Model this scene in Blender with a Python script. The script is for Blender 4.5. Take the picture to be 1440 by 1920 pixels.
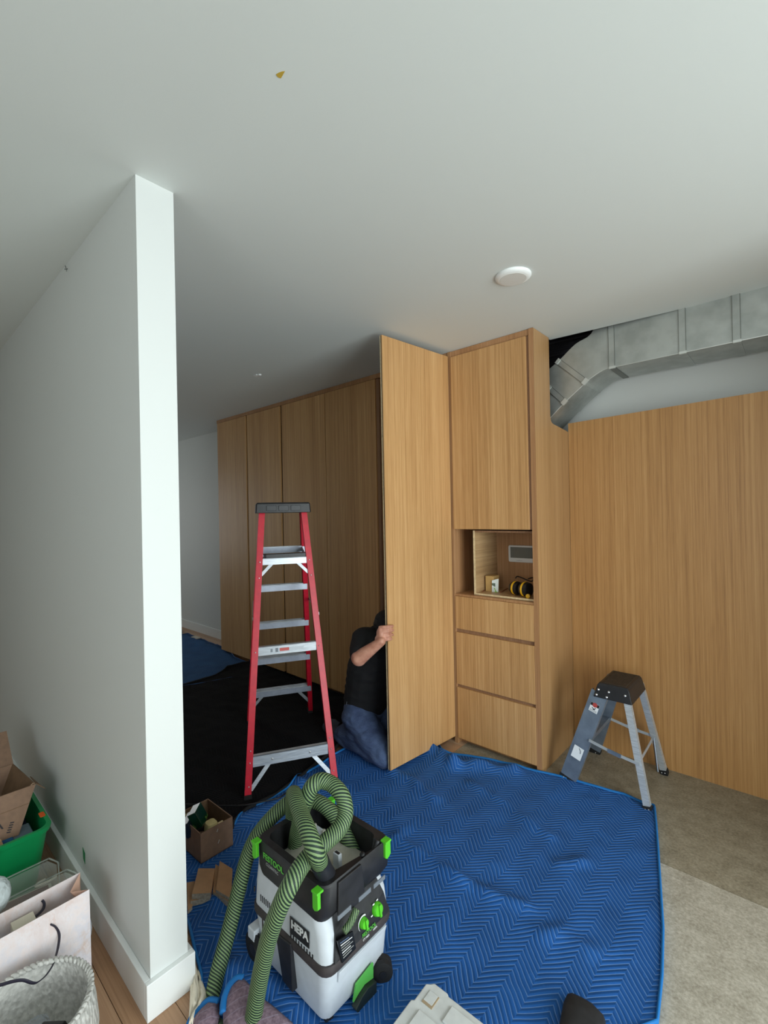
import bpy, bmesh, math, random
from mathutils import Vector, Matrix, noise
from mathutils.geometry import delaunay_2d_cdt
random.seed(7)
for o in list(bpy.data.objects): bpy.data.objects.remove(o)
SC = bpy.context.scene
COL = SC.collection
V = Vector

# ------------------------------------------------------------------ camera
H = 1.6                                   # eye height; X runs along the wardrobe, Y towards it
FPX, YAW, PITCH, ROLL = 869.94, -0.73206, 0.00236, -0.02004
_f = V((math.sin(YAW)*math.cos(PITCH), math.cos(YAW)*math.cos(PITCH), math.sin(PITCH)))
_r = V((math.cos(YAW), -math.sin(YAW), 0)); _u = _r.cross(_f)
CF, CR, CU = _f, _r*math.cos(ROLL)+_u*math.sin(ROLL), _u*math.cos(ROLL)-_r*math.sin(ROLL)
CP = V((0, 0, H))
cam = bpy.data.objects.new('camera', bpy.data.cameras.new('camera')); COL.objects.link(cam)
cam.data.sensor_fit = 'HORIZONTAL'; cam.data.sensor_width = 36; cam.data.lens = FPX/1440*36
cam.data.clip_start = 0.02
m = Matrix((CR, CU, -CF)).transposed().to_4x4(); m.translation = CP; cam.matrix_world = m
SC.camera = cam
# ------------------------------------------------------------------ light
SC.view_settings.view_transform = 'Standard'; SC.view_settings.look = 'None'
SC.view_settings.gamma = 1; SC.view_settings.use_curve_mapping = False
SC.view_settings.exposure = 0.12
w = bpy.data.worlds.new('sky'); SC.world = w; w.use_nodes = True
w.node_tree.nodes['Background'].inputs[0].default_value = (0.80, 0.92, 1.0, 1)
w.node_tree.nodes['Background'].inputs[1].default_value = 1.0
def area(name, loc, target, sx, sy, power, col):
    d = bpy.data.lights.new(name, 'AREA'); d.shape = 'RECTANGLE'; d.size = sx; d.size_y = sy
    d.energy = power; d.color = col
    o = bpy.data.objects.new(name, d); COL.objects.link(o); o.location = loc
    o.rotation_euler = (V(target)-V(loc)).to_track_quat('-Z', 'Z').to_euler()
    return o
# daylight through the wide opening in the right-hand wall, outside the frame
area('daylight', (2.35, 0.85, 1.2), (0.3, 0.85, 1.2), 2.5, 2.3, 135, (0.90, 0.985, 1.0))
# fill light added at an unseen left window to brighten the far wall
area('fill_left', (-8.35, 1.5, 1.5), (-6, 1.5, 1.5), 1.4, 1.5, 11, (1.0, 0.97, 0.92))
# fill light added behind the camera to brighten partition, cabinets and panel
area('fill_rear', (0.3, -2.6, 1.55), (0.3, 0, 1.55), 2.2, 1.5, 24, (0.95, 0.985, 1.0))

# ------------------------------------------------------------------ helpers
def ray(p): return CF*FPX + CR*(p[0]-720) - CU*(p[1]-960)
def atz(p, z=0.0): d = ray(p); return CP + d*((z-H)/d.z)
def aty(p, y): d = ray(p); return CP + d*(y/d.y)
def atx(p, x): d = ray(p); return CP + d*(x/d.x)
def atd(p, dep): return CP + ray(p)*(dep/FPX)

def lin(c):
    return tuple(((v/255)/12.92 if v/255 <= .04045 else ((v/255+.055)/1.055)**2.4) for v in c[:3]) + (1,)

class NT:
    def __init__(s, name):
        s.m = bpy.data.materials.new(name); s.m.use_nodes = True; s.t = s.m.node_tree
        s.b = s.t.nodes['Principled BSDF']
    def n(s, typ, **k):
        o = s.t.nodes.new('ShaderNode'+typ)
        for a, b in k.items():
            if a.startswith('i_'): o.inputs[int(a[2:])].default_value = b
            else: setattr(o, a, b)
        return o
    def l(s, a, b): s.t.links.new(a, b)
    def math(s, op, a, b=None):
        o = s.n('Math', operation=op)
        for i, x in enumerate((a, b)):
            if x is None: continue
            if isinstance(x, (int, float)): o.inputs[i].default_value = x
            else: s.l(x, o.inputs[i])
        return o.outputs[0]
    def ramp(s, fac, stops):
        r = s.n('ValToRGB'); e = r.color_ramp.elements
        while len(e) < len(stops): e.new(.5)
        for q, (p, c) in zip(e, stops): q.position = p; q.color = lin(c) if max(c) > 1 else tuple(c)+(1,)
        s.l(fac, r.inputs[0]); return r.outputs[0]
    def coord(s, scale=(1, 1, 1), kind='Object', rand=0):
        t = s.n('TexCoord'); mp = s.n('Mapping'); mp.inputs['Scale'].default_value = scale
        s.l(t.outputs[kind], mp.inputs[0])
        if rand:
            oi = s.n('ObjectInfo'); mu = s.math('MULTIPLY', oi.outputs['Random'], rand)
            cx = s.n('CombineXYZ'); s.l(mu, cx.inputs[0]); s.l(mu, cx.inputs[1]); s.l(mu, cx.inputs[2])
            s.l(cx.outputs[0], mp.inputs['Location'])
        return mp.outputs[0]
    def noise(s, vec, scale=1.0, detail=3.0, rough=.5):
        o = s.n('TexNoise'); o.inputs['Scale'].default_value = scale; o.inputs['Detail'].default_value = detail
        o.inputs['Roughness'].default_value = rough; s.l(vec, o.inputs['Vector']); return o.outputs[0]
    def bump(s, h, strength=.3, dist=.002):
        o = s.n('Bump'); o.inputs['Strength'].default_value = strength; o.inputs['Distance'].default_value = dist
        s.l(h, o.inputs['Height']); s.l(o.outputs[0], s.b.inputs['Normal'])
    def mix(s, fac, a, b):
        o = s.n('Mix', data_type='RGBA')
        for x, k in ((fac, 0), (a, 6), (b, 7)):
            if isinstance(x, tuple): o.inputs[k].default_value = lin(x)
            elif isinstance(x, (int, float)): o.inputs[k].default_value = x
            else: s.l(x, o.inputs[k])
        return o.outputs[2]
    def base(s, c): s.l(c, s.b.inputs['Base Color'])
    def set(s, rough=.5, metal=0, **k):
        s.b.inputs['Roughness'].default_value = rough; s.b.inputs['Metallic'].default_value = metal
        for a, v in k.items(): s.b.inputs[a.replace('_', ' ')].default_value = v
        return s

def flat(name, c, rough=.5, metal=0, var=0, vs=30, bump=0, bs=200, bd=.001, **k):
    n = NT(name); n.set(rough, metal, **k)
    if var:
        f = n.noise(n.coord(), vs, 4)
        a = tuple(max(1, v*(1-var)) for v in c); b = tuple(min(255, v*(1+var)) for v in c)
        n.base(n.ramp(f, [(.3, a), (.7, b)]))
    else: n.b.inputs['Base Color'].default_value = lin(c)
    if bump: n.bump(n.noise(n.coord(), bs, 3), bump, bd)
    return n.m

def veneer(name, dark, mid, light, axis=2, rough=.45):
    n = NT(name); n.set(rough)
    def sc(a, b):
        s = [a, a, a]; s[axis] = b; return tuple(s)
    broad = n.noise(n.coord(sc(7, .25), rand=17), 1, 2)
    fine = n.noise(n.coord(sc(115, 1.0), rand=31), 1, 4, .6)
    pore = n.noise(n.coord(sc(420, 7), rand=11), 1, 2, .5)
    f = n.math('ADD', n.math('MULTIPLY', broad, .26), n.math('ADD', n.math('MULTIPLY', fine, .5), n.math('MULTIPLY', pore, .24)))
    n.base(n.ramp(f, [(.34, dark), (.49, mid), (.64, light)]))
    n.bump(pore, .12, .0006)
    return n.m

class MB:
    """collects vertices and faces of ONE part in world coordinates"""
    def __init__(s): s.v = []; s.f = []; s.uv = {}
    def add(s, vs, fs):
        b = len(s.v); s.v += [V(x) for x in vs]; s.f += [tuple(i+b for i in q) for q in fs]; return s
    def box(s, x0, x1, y0, y1, z0, z1):
        return s.add([(x, y, z) for x in (x0, x1) for y in (y0, y1) for z in (z0, z1)],
                     [(0, 1, 3, 2), (4, 6, 7, 5), (0, 4, 5, 1), (2, 3, 7, 6), (0, 2, 6, 4), (1, 5, 7, 3)])
    def obox(s, c, a, b, d):
        """box by centre and three half-axis vectors"""
        c, a, b, d = V(c), V(a), V(b), V(d)
        if a.cross(b).dot(d) < 0: a = -a
        return s.add([c+a*i+b*j+d*k for i in (-1, 1) for j in (-1, 1) for k in (-1, 1)],
                     [(0, 1, 3, 2), (4, 6, 7, 5), (0, 4, 5, 1), (2, 3, 7, 6), (0, 2, 6, 4), (1, 5, 7, 3)])
    def bar(s, p, q, wdir, w, t):
        p, q = V(p), V(q); d = (q-p); L = d.length; d.normalize()
        wd = V(wdir); wd = (wd-d*wd.dot(d)).normalized(); td = d.cross(wd)
        return s.obox((p+q)/2, d*L/2, wd*w/2, td*t/2)
    def prism(s, poly, vec):
        n = len(poly); P = [V(p) for p in poly]; vec = V(vec)
        nor = V((0, 0, 0))
        for i in range(n): nor += P[i].cross(P[(i+1) % n])
        if nor.dot(vec) > 0: P.reverse()
        b = len(s.v); s.v += P + [p+vec for p in P]
        s.f += [tuple(range(b, b+n)), tuple(range(b+2*n-1, b+n-1, -1))]
        s.f += [(b+i, b+n+i, b+n+(i+1) % n, b+(i+1) % n) for i in range(n)]
        return s
    def loft(s, rings, cap=True, closed=True):
        b = len(s.v); n = len(rings[0])
        for r in rings: s.v += [V(p) for p in r]
        for k in range(len(rings)-1):
            for i in range(n if closed else n-1):
                j = (i+1) % n
                s.f.append((b+k*n+i, b+k*n+j, b+(k+1)*n+j, b+(k+1)*n+i))
        if cap:
            s.f.append(tuple(range(b+n-1, b-1, -1))); e = b+(len(rings)-1)*n; s.f.append(tuple(range(e, e+n)))
        return s
    def tube(s, pts, r, n=10, cap=True, uv=False, flatten=1.0):
        pts = [V(p) for p in pts]; m = len(pts)
        rad = r if isinstance(r, (list, tuple)) else [r]*m
        t0 = (pts[1]-pts[0]).normalized()
        nrm = t0.orthogonal().normalized(); b = len(s.v); L = 0; fb = len(s.f)
        Ls = []
        for k in range(m):
            t = (pts[min(k+1, m-1)]-pts[max(k-1, 0)]).normalized()
            nrm = (nrm-t*nrm.dot(t)).normalized(); bi = t.cross(nrm)
            if k: L += (pts[k]-pts[k-1]).length
            Ls.append(L)
            for i in range(n):
                a = 2*math.pi*i/n; s.v.append(pts[k]+nrm*math.cos(a)*rad[k]+bi*math.sin(a)*rad[k]*flatten)
        for k in range(m-1):
            for i in range(n):
                j = (i+1) % n
                if uv: s.uv[len(s.f)] = [(i/n, Ls[k]), ((i+1)/n, Ls[k]), ((i+1)/n, Ls[k+1]), (i/n, Ls[k+1])]
                s.f.append((b+k*n+i, b+k*n+j, b+(k+1)*n+j, b+(k+1)*n+i))
        if cap:
            s.f.append(tuple(range(b+n-1, b-1, -1))); e = b+(m-1)*n; s.f.append(tuple(range(e, e+n)))
        return s
    def lathe(s, prof, c, n=24, ax=(0, 0, 1), cap=True):
        ax = V(ax).normalized(); a = ax.orthogonal().normalized(); bb = ax.cross(a); c = V(c)
        return s.loft([[c+ax*z+(a*math.cos(2*math.pi*i/n)+bb*math.sin(2*math.pi*i/n))*max(r, 1e-4) for i in range(n)] for r, z in prof], cap)
    def ball(s, c, r, n=12, ax=None):
        c = V(c); rx, ry, rz = r if isinstance(r, (tuple, list)) else (r, r, r)
        A = ax or (V((1, 0, 0)), V((0, 1, 0)), V((0, 0, 1)))
        rings = []
        for k in range(1, n):
            th = math.pi*k/n
            rings.append([c+A[0]*rx*math.sin(th)*math.cos(2*math.pi*i/(2*n))+A[1]*ry*math.sin(th)*math.sin(2*math.pi*i/(2*n))-A[2]*rz*math.cos(th) for i in range(2*n)])
        return s.loft(rings)
    def build(s, name, mat, parent=None, smooth=False, bevel=0, kind=None, label=None, cat=None, group=None, seg=2):
        if parent is None:
            xs = [v.x for v in s.v]; ys = [v.y for v in s.v]
            org = V(((min(xs)+max(xs))/2, (min(ys)+max(ys))/2, min(v.z for v in s.v)))
        else: org = ORG[parent.name]
        me = bpy.data.meshes.new(name)
        me.from_pydata([tuple(v-org) for v in s.v], [], s.f)
        if s.uv:
            ul = me.uv_layers.new(name='UVMap')
            for p in me.polygons:
                if p.index in s.uv:
                    for li, c in zip(p.loop_indices, s.uv[p.index]): ul.data[li].uv = c
        me.materials.append(mat)
        if smooth:
            me.polygons.foreach_set('use_smooth', [True]*len(me.polygons))
            if smooth != 'all': me.set_sharp_from_angle(angle=math.radians(smooth if smooth is not True and smooth > 1 else 40))
        o = bpy.data.objects.new(name, me); COL.objects.link(o)
        if parent is None: o.location = org
        else: o.parent = parent
        ORG[o.name] = org
        if bevel:
            b = o.modifiers.new('bevel', 'BEVEL'); b.width = bevel; b.segments = seg; b.limit_method = 'ANGLE'; b.angle_limit = math.radians(50)
            b.harden_normals = False
        tag(o, label, cat, group, kind)
        return o
ORG = {}
def tag(o, label=None, cat=None, group=None, kind=None):
    if label: o['label'] = label
    if cat: o['category'] = cat
    if group: o['group'] = group
    if kind: o['kind'] = kind
def root(name, loc, label=None, cat=None, group=None, kind=None):
    o = bpy.data.objects.new(name, None); COL.objects.link(o); o.location = loc; o.empty_display_size = .1
    ORG[o.name] = V(loc); tag(o, label, cat, group, kind); return o
def box(name, mat, parent, x0, x1, y0, y1, z0, z1, bevel=0, **k):
    return MB().box(min(x0, x1), max(x0, x1), min(y0, y1), max(y0, y1), min(z0, z1), max(z0, z1)).build(name, mat, parent, bevel=bevel, **k)
def spline(pts, n=8):
    P = [V(p) for p in pts]; out = []
    for i in range(len(P)-1):
        a, b, c, d = P[max(i-1, 0)], P[i], P[i+1], P[min(i+2, len(P)-1)]
        for k in range(n):
            t = k/n
            out.append(.5*((2*b)+(c-a)*t+(2*a-5*b+4*c-d)*t*t+(3*b-a-3*c+d)*t**3))
    out.append(P[-1]); return out
def text(s, size, org, u, v, mat, name, parent, ext=.0004, align='LEFT', bold=0):
    cu = bpy.data.curves.new('t', 'FONT'); cu.body = s; cu.size = size; cu.extrude = ext; cu.align_x = align; cu.offset = bold
    to = bpy.data.objects.new('t', cu); COL.objects.link(to)
    bpy.context.view_layer.update()
    me = bpy.data.meshes.new_from_object(to.evaluated_get(bpy.context.evaluated_depsgraph_get()))
    bpy.data.objects.remove(to); u = V(u).normalized(); v = V(v).normalized(); w_ = u.cross(v)
    b = MB(); b.add([V(org)+u*q.co.x+v*q.co.y+w_*(q.co.z+ext) for q in me.vertices], [tuple(p.vertices) for p in me.polygons])
    bpy.data.meshes.remove(me)
    return b.build(name, mat, parent)
# ------------------------------------------------------------------ materials of the setting
paint = flat('white_paint', (212, 215, 212), .6, bump=.08, bs=260, bd=.001)
ceil_paint = flat('ceiling_paint', (212, 217, 214), .7, bump=.10, bs=160, bd=.0012)
trim_paint = flat('trim_paint', (230, 232, 230), .35)
VD, VM, VL = (164, 120, 74), (194, 149, 97), (214, 172, 120)
oak = veneer('oak_veneer', VD, VM, VL)
oak_panel = veneer('oak_panel', (152, 108, 62), (180, 133, 80), (198, 153, 99))
oak_edge = veneer('oak_edge', (150, 107, 70), (172, 127, 86), (188, 145, 104))
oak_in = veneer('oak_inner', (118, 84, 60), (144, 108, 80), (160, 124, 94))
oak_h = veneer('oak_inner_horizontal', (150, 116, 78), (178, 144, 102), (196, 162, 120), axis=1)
ply = flat('plywood_edge', (222, 200, 158), .6, var=.08, vs=60)
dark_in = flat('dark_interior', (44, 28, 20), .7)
plank_mats = [veneer('floor_oak_%d' % i, a, b, c, axis=0, rough=.4) for i, (a, b, c) in enumerate((
    ((148, 112, 84), (172, 134, 102), (186, 150, 118)), ((156, 122, 94), (182, 146, 114), (196, 162, 130)), ((140, 104, 76), (164, 126, 94), (178, 140, 108))))]
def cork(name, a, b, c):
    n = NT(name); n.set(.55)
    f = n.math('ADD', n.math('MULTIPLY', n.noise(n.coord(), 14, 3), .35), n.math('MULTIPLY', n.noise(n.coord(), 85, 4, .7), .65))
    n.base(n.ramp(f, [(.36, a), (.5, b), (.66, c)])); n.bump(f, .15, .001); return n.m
cork_a = cork('cork_pale', (146, 139, 124), (174, 167, 152), (202, 196, 182))
cork_b = cork('cork_dark', (116, 108, 90), (142, 133, 114), (166, 157, 137))  # darker cork tone beyond the floor's split line
CZ = 2.71                 # ceiling
YW = 2.71                 # wardrobe front plane
YB = 3.42                 # wall behind the veneered panel
# ------------------------------------------------------------------ floor
fr = root('floor', (-2.5, 0.5, 0), kind='structure')
MB().box(-8.2, 2.3, -2.5, 3.6, -.12, -.012).build('subfloor', flat('subfloor', (120, 112, 100), .8), fr)
bed = 0
def planks(x0, x1, y0, y1, pw=.145, pl=1.55):
    y = y0; row = 0
    while y < y1-.01:
        x = x1 + (row*.61 % 1.0)*pl
        ye = min(y+pw, y1)
        while x > x0:
            a, b = max(x-pl, x0), min(x, x1)
            if b-a > .05:
                box('plank', random.choice(plank_mats), fr, a+.001, b-.001, y+.001, ye-.001, -.012, 0)
            x -= pl
        y = ye; row += 1
planks(-7.2, -1.745, .66, 3.06)
planks(-4.6, -.9, -.35, .66)
planks(-1.744, -.9, .66, 1.198)
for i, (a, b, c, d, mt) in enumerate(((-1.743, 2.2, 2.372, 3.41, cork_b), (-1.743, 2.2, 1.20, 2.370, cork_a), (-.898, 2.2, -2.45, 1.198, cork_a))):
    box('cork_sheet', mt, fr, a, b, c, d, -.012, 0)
box('plank', plank_mats[0], fr, -8.15, -4.602, -2.45, .66, -.012, 0)
box('plank', plank_mats[1], fr, -4.6, -.9, -2.45, -.352, -.012, 0)
# ------------------------------------------------------------------ ceiling
cr = root('ceiling', (-2.5, .5, CZ), kind='structure')
ce0, ce1 = atz((1029, 640), CZ), atz((1440, 541), CZ)
ex = V((2.3, ce1.y, 0))
MB().prism([(-8.2, -2.5, CZ), (2.3, -2.5, CZ), (2.3, ex.y, CZ), (ce1.x, ce1.y, CZ), (-1.20, ce0.y-.02, CZ), (-1.21, 2.948, CZ), (-1.80, 2.948, CZ), (-1.80, 3.5, CZ), (-8.2, 3.5, CZ)], (0, 0, .016)).build('plasterboard', ceil_paint, cr)
MB().box(-8.2, 2.3, -2.5, 3.6, 3.05, 3.1).build('deck', flat('roof_deck', (60, 52, 44), .9), cr)
# black lining of the open void above the duct
vb = NT('black_lining'); vb.set(.9); vb.b.inputs['Base Color'].default_value = lin((74, 72, 78))
vb.bump(vb.noise(vb.coord((3, 3, 30)), 3, 4), .9, .02)
vr = root('void_lining', (-.3, 3.38, 2.53), 'crinkled black lining in the open gap above the metal duct', 'lining')
b = MB(); N = 40
rows = []
for j in range(9):
    rows.append([V((-1.6+2.9*i/N, 3.392+.02*noise.noise((i*.35, j*.9, 1.3)), 2.53+.50*j/8+.012*noise.noise((i*.4, j, 4)))) for i in range(N+1)])
b.loft(rows, cap=False, closed=False); b.build('sheet', vb.m, vr, smooth='all')
b = MB()
for k in range(3): b.tube(spline([(-1.6+.5*i, 3.375-.01*k, 2.62+.1*k+.015*math.sin(i*2+k)) for i in range(7)], 5), .012, 6)
b.build('fold', vb.m, vr, smooth='all')
# ------------------------------------------------------------------ walls
wb = root('wall_back', (0, YB, 0), kind='structure')
MB().box(-1.9, 2.3, YB, YB+.12, 0, 3.05).build('plasterboard', paint, wb)
pt = [aty((1060, 795), 3.25), aty((1440, 732), 3.25)]
sl = (pt[1].z-pt[0].z)/(pt[1].x-pt[0].x)
MB().prism([(-1.19, 3.25, 0), (.618, 3.25, 0), (.618, 3.25, pt[0].z+sl*(.618+1.19)), (-1.19, 3.25, pt[0].z)], (0, .02, 0)).build('veneer_panel', oak_panel, wb)
tag(wb.children[-1], 'flat oak veneer wall panel') if wb.children else None
wf = root('wall_far', (-6.5, 3.06, 0), kind='structure')
MB().box(-8.2, -1.9, 3.28, 3.40, 0, 3.05).build('plasterboard', paint, wf)
MB().box(-8.2, -5.03, 3.06, 3.28, 0, CZ).build('plasterboard', paint, wf)
wl_ = root('wall_left', (-8.14, .3, 0), kind='structure')
for a in ((-2.5, .8, 0, 3.05), (2.2, 3.06, 0, 3.05), (.8, 2.2, 0, .7), (.8, 2.2, 2.3, 3.05)): MB().box(-8.2, -8.08, *a).build('plasterboard', paint, wl_)
w1 = root('added_window_left', (-8.14, 1.5, .7), kind='structure')  # unseen window added as the opening for the left fill light
for a in ((.8, .85, .7, 2.3), (2.15, 2.2, .7, 2.3), (.85, 2.15, .7, .75), (.85, 2.15, 2.25, 2.3), (1.48, 1.52, .75, 2.25)): MB().box(-8.17, -8.11, *a).build('added_window_frame', trim_paint, w1)
# right wall with the wide door opening
RX = 2.2
wr = root('wall_right', (RX, 0, 0), kind='structure')
OY0, OY1 = -0.45, 2.15
for a in ((-2.5, OY0, 0, 3.05), (OY1, 3.5, 0, 3.05), (OY0, OY1, 2.4, 3.05)): MB().box(RX, RX+.08, *a).build('plasterboard', paint, wr)
d1 = root('door_1', (RX+.04, (OY0+OY1)/2, 0), kind='structure')
for a in ((OY0, OY0+.05), (.82, .88), (OY1-.05, OY1)): MB().box(RX+.01, RX+.06, a[0], a[1], 0, 2.4).build('jamb', trim_paint, d1)
MB().box(RX+.01, RX+.06, OY0, OY1, 2.35, 2.4).build('head', trim_paint, d1)
# unseen wall added right of the frame to shade the panel and floor
wt = root('wall_shade_added', (.68, 2.85, 0), kind='structure')
MB().box(.62, .74, 2.30, YB-.002, 0, 2.44).build('plasterboard', paint, wt)
wq = root('wall_rear', (-2, -2.45, 0), kind='structure')
for a in ((-8.2, -.8, 0, 3.05), (1.4, 2.28, 0, 3.05), (-.8, 1.4, 0, .8), (-.8, 1.4, 2.3, 3.05)): MB().box(a[0], a[1], -2.5, -2.4, a[2], a[3]).build('plasterboard', paint, wq)
w2 = root('added_window_rear', (.3, -2.45, .8), kind='structure')  # unseen window added to let the rear fill light in
for a in ((-.8, -.75, .8, 2.3), (1.35, 1.4, .8, 2.3), (-.75, 1.35, .8, .85), (-.75, 1.35, 2.25, 2.3), (.28, .32, .85, 2.25)): MB().box(a[0], a[1], -2.48, -2.42, a[2], a[3]).build('added_window_frame', trim_paint, w2)
# partition beside the camera
PX, PY0, PY1 = -1.58, .590, .712
pw = root('wall_partition', (-3.6, .65, 0), kind='structure')
MB().box(-6.2, PX, PY0, PY1, 0, CZ).build('plasterboard', paint, pw)
BH, BT = .118, .018
bp = root('baseboard_partition', (-3.6, .65, 0), kind='structure')
def board(name, x0, x1, y0, y1, par, h=BH): return box(name, trim_paint, par, x0, x1, y0, y1, 0, h, bevel=.002)
board('board', -6.2, PX, PY0-BT, PY0, bp); board('board', PX, PX+BT, PY0-BT, PY1+BT, bp); board('board', -6.2, PX, PY1, PY1+BT, bp)
bf = root('baseboard_far', (-6.5, 3.05, 0), kind='structure')
board('board', -8.08, -5.03, 3.042, 3.06, bf, .115)
# small marks: nail, scuff
nl = aty((127, 505), PY0)
MB().tube([nl+V((0, .004, .004)), nl+V((0, -.012, -.004))], .0016, 8).tube(spline([nl+V((-.004, -.006, .006)), nl+V((.002, -.01, .012)), nl+V((.006, -.008, .004)), nl+V((.007, -.006, -.014))], 4), .0011, 6).build(
    'picture_hook', flat('steel_dark', (90, 96, 92), .4, .6), None, label='tiny bent metal hook high on the white partition wall', cat='hook')
# ------------------------------------------------------------------ wardrobe
DT = .02
def carcass(par, x0, x1, back=True):
    for a, b_ in ((x0, x0+.018), (x1-.018, x1)): box('side_panel', oak_edge, par, a, b_, YW+.024, 3.26, .07, CZ-.04)
    box('top_panel', oak_edge, par, x0+.018, x1-.018, YW+.024, 3.26, CZ-.06, CZ-.042)
    box('bottom_panel', oak_edge, par, x0+.018, x1-.018, YW+.024, 3.26, .072, .09)
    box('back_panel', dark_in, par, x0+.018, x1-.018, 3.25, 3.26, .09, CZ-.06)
    box('toe_kick', oak_edge, par, x0, x1, YW+.06, YW+.078, 0, .07)
    box('top_filler', oak_edge, par, x0, x1, YW+.006, YW+.024, CZ-.036, CZ-.001)
def door(par, x0, x1, z0=.066, z1=CZ-.04):
    return box('door', oak, par, x0, x1, YW, YW+DT, z0, z1, bevel=.0012)
wa = root('wardrobe', (-4.4, 3, 0), 'oak wardrobe unit with two closed doors beside the far white wall', 'wardrobe', 'oak wardrobe units')
carcass(wa, -5.02, -3.775); door(wa, -5.0, -4.404); door(wa, -4.374, -3.79)
box('gap_shade_strip', dark_in, wa, -4.404, -4.374, YW+.020, YW+.024, .066, CZ-.04)  # dark-coloured strips stand for the shade inside the door gaps
wc = root('wardrobe', (-3.1, 3, 0), 'oak wardrobe unit with two closed doors right behind the red ladder', 'wardrobe', 'oak wardrobe units')
carcass(wc, -3.773, -2.492); door(wc, -3.756, -3.119); door(wc, -3.111, -2.508)
box('gap_shade_strip', dark_in, wc, -3.788, -3.758, YW+.020, YW+.024, .066, CZ-.04)
wd = root('wardrobe', (-2.15, 3, 0), 'oak wardrobe unit whose single tall door stands open over the kneeling person', 'wardrobe', 'oak wardrobe units')
carcass(wd, -2.49, -1.822)
for z in (.55, 1.6, 2.25): box('shelf', oak_in, wd, -2.47, -1.842, YW+.05, 3.24, z, z+.018)
box('gap_strip', oak_in, wd, -2.506, -2.476, YW+.012, YW+.022, .066, CZ-.04)
hg, fe = V((-1.803, 2.70, 0)), V((-1.862, 2.085, 0))
dd = (fe-hg).normalized(); dn = V((dd.y, -dd.x, 0));  dn = dn if dn.x < 0 else -dn
b = MB().prism([hg+V((0, 0, .048)), fe+V((0, 0, .048)), fe+V((0, 0, 2.676)), hg+V((0, 0, 2.676))], dn*.019)
do = b.build('open_door', oak, wd, bevel=.001)
e0 = fe+dn*.0095
b = MB().obox(e0+dd*.0008+V((0, 0, 1.362)), dd*.0006, dn*.0025, V((0, 0, 1.31))); b.build('edge_seam', dark_in, do)
b = MB().obox(e0+dd*.0012+dn*.006+V((0, 0, 1.362)), dd*.0008, dn*.003, V((0, 0, 1.31))); b.build('edge_band', ply, do)
for z in (.3, 1.1, 1.9, 2.5):
    MB().box(-1.845, -1.822, YW-.03, YW+.05, z-.025, z+.025).build('hinge', flat('hinge_%d' % int(z*10), (150, 150, 148), .35, .9), wd)
# ------------------------------------------------------------------ tall cabinet
tc = root('tall_cabinet', (-1.5, 2.98, 0), 'tall oak cabinet with an upper door, open niche and three drawers', 'cabinet')
box('side_panel', oak_edge, tc, -1.816, -1.788, YW, 3.25, 0, CZ-.001, bevel=.0012)
sp = [(YW, 0), (3.249, 0), (3.249, 2.135), (3.20, 2.142), (2.99, 2.158), (2.965, 2.166), (2.950, 2.182), (2.946, 2.205), (2.946, CZ-.002), (YW, CZ-.002)]
MB().prism([(-1.222, y, z) for y, z in sp], (.031, 0, 0)).build('side_panel', veneer('oak_side_shaded', (148, 110, 68), (172, 132, 87), (188, 150, 105)), tc)  # veneer toned darker, putting this side's shade into its colour
MB().box(-1.222, -1.191, YW-.001, YW+.002, 0, CZ-.002).build('edge_band', oak_edge, tc)
box('top_rail', oak_edge, tc, -1.788, -1.222, YW+.004, YW+.022, CZ-.038, CZ-.002)
box('top_panel', oak_edge, tc, -1.788, -1.222, YW+.022, 2.94, CZ-.06, CZ-.042)
box('door', oak, tc, -1.786, -1.240, YW-.006, YW+.014, 1.480, 2.668, bevel=.0012)
box('reveal_strip', oak_in, tc, -1.240, -1.222, YW+.008, YW+.018, 1.48, 2.67)
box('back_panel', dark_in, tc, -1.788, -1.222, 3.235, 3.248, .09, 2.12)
box('shelf', oak_edge, tc, -1.788, -1.222, YW+.002, 3.23, 1.019, 1.034, bevel=.001)
box('shelf', oak_in, tc, -1.788, -1.222, YW+.016, 3.23, 1.482, 1.5)
for z0, z1 in ((.796, 1.018), (.413, .770), (.041, .391)):
    box('drawer', oak, tc, -1.786, -1.2235, YW-.004, YW+.016, z0, z1, bevel=.0012)
for z0, z1 in ((.770, .796), (.391, .413)):
    box('finger_rail', oak_in, tc, -1.788, -1.222, YW+.012, YW+.03, z0-.012, z1+.012)
box('toe_kick', oak_edge, tc, -1.788, -1.222, YW+.055, YW+.073, 0, .06)
for z in (.06, .40, .78): box('drawer_box', oak_in, tc, -1.775, -1.235, YW+.032, 3.2, z+.02, z+.2)
# niche liner of pale plywood
nx0, nx1, ny0, ny1, nz0, nz1 = -1.657, -1.2365, 2.745, 3.06, 1.036, 1.470
nb = box('niche_side', oak_h, tc, nx0, nx0+.012, ny0, ny1, nz0, nz1)
MB().box(nx0-.0005, nx0+.0125, ny0-.002, ny0, nz0, nz1).build('ply_edge', ply, nb)
nb = box('niche_floor', oak_h, tc, nx0+.012, nx1, ny0, ny1, nz0, nz0+.012)
MB().box(nx0+.012, nx1, ny0-.002, ny0, nz0, nz0+.012).build('ply_edge', ply, nb)
box('niche_top', oak_in, tc, nx0+.012, nx1, ny0, ny1, nz1-.012, nz1)
box('niche_back', oak_edge, tc, nx0+.012, nx1, ny1-.012, ny1, nz0+.012, nz1-.012)
box('niche_side', oak_in, tc, nx1, nx1+.010, ny0, ny1, nz0, nz1)
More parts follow.
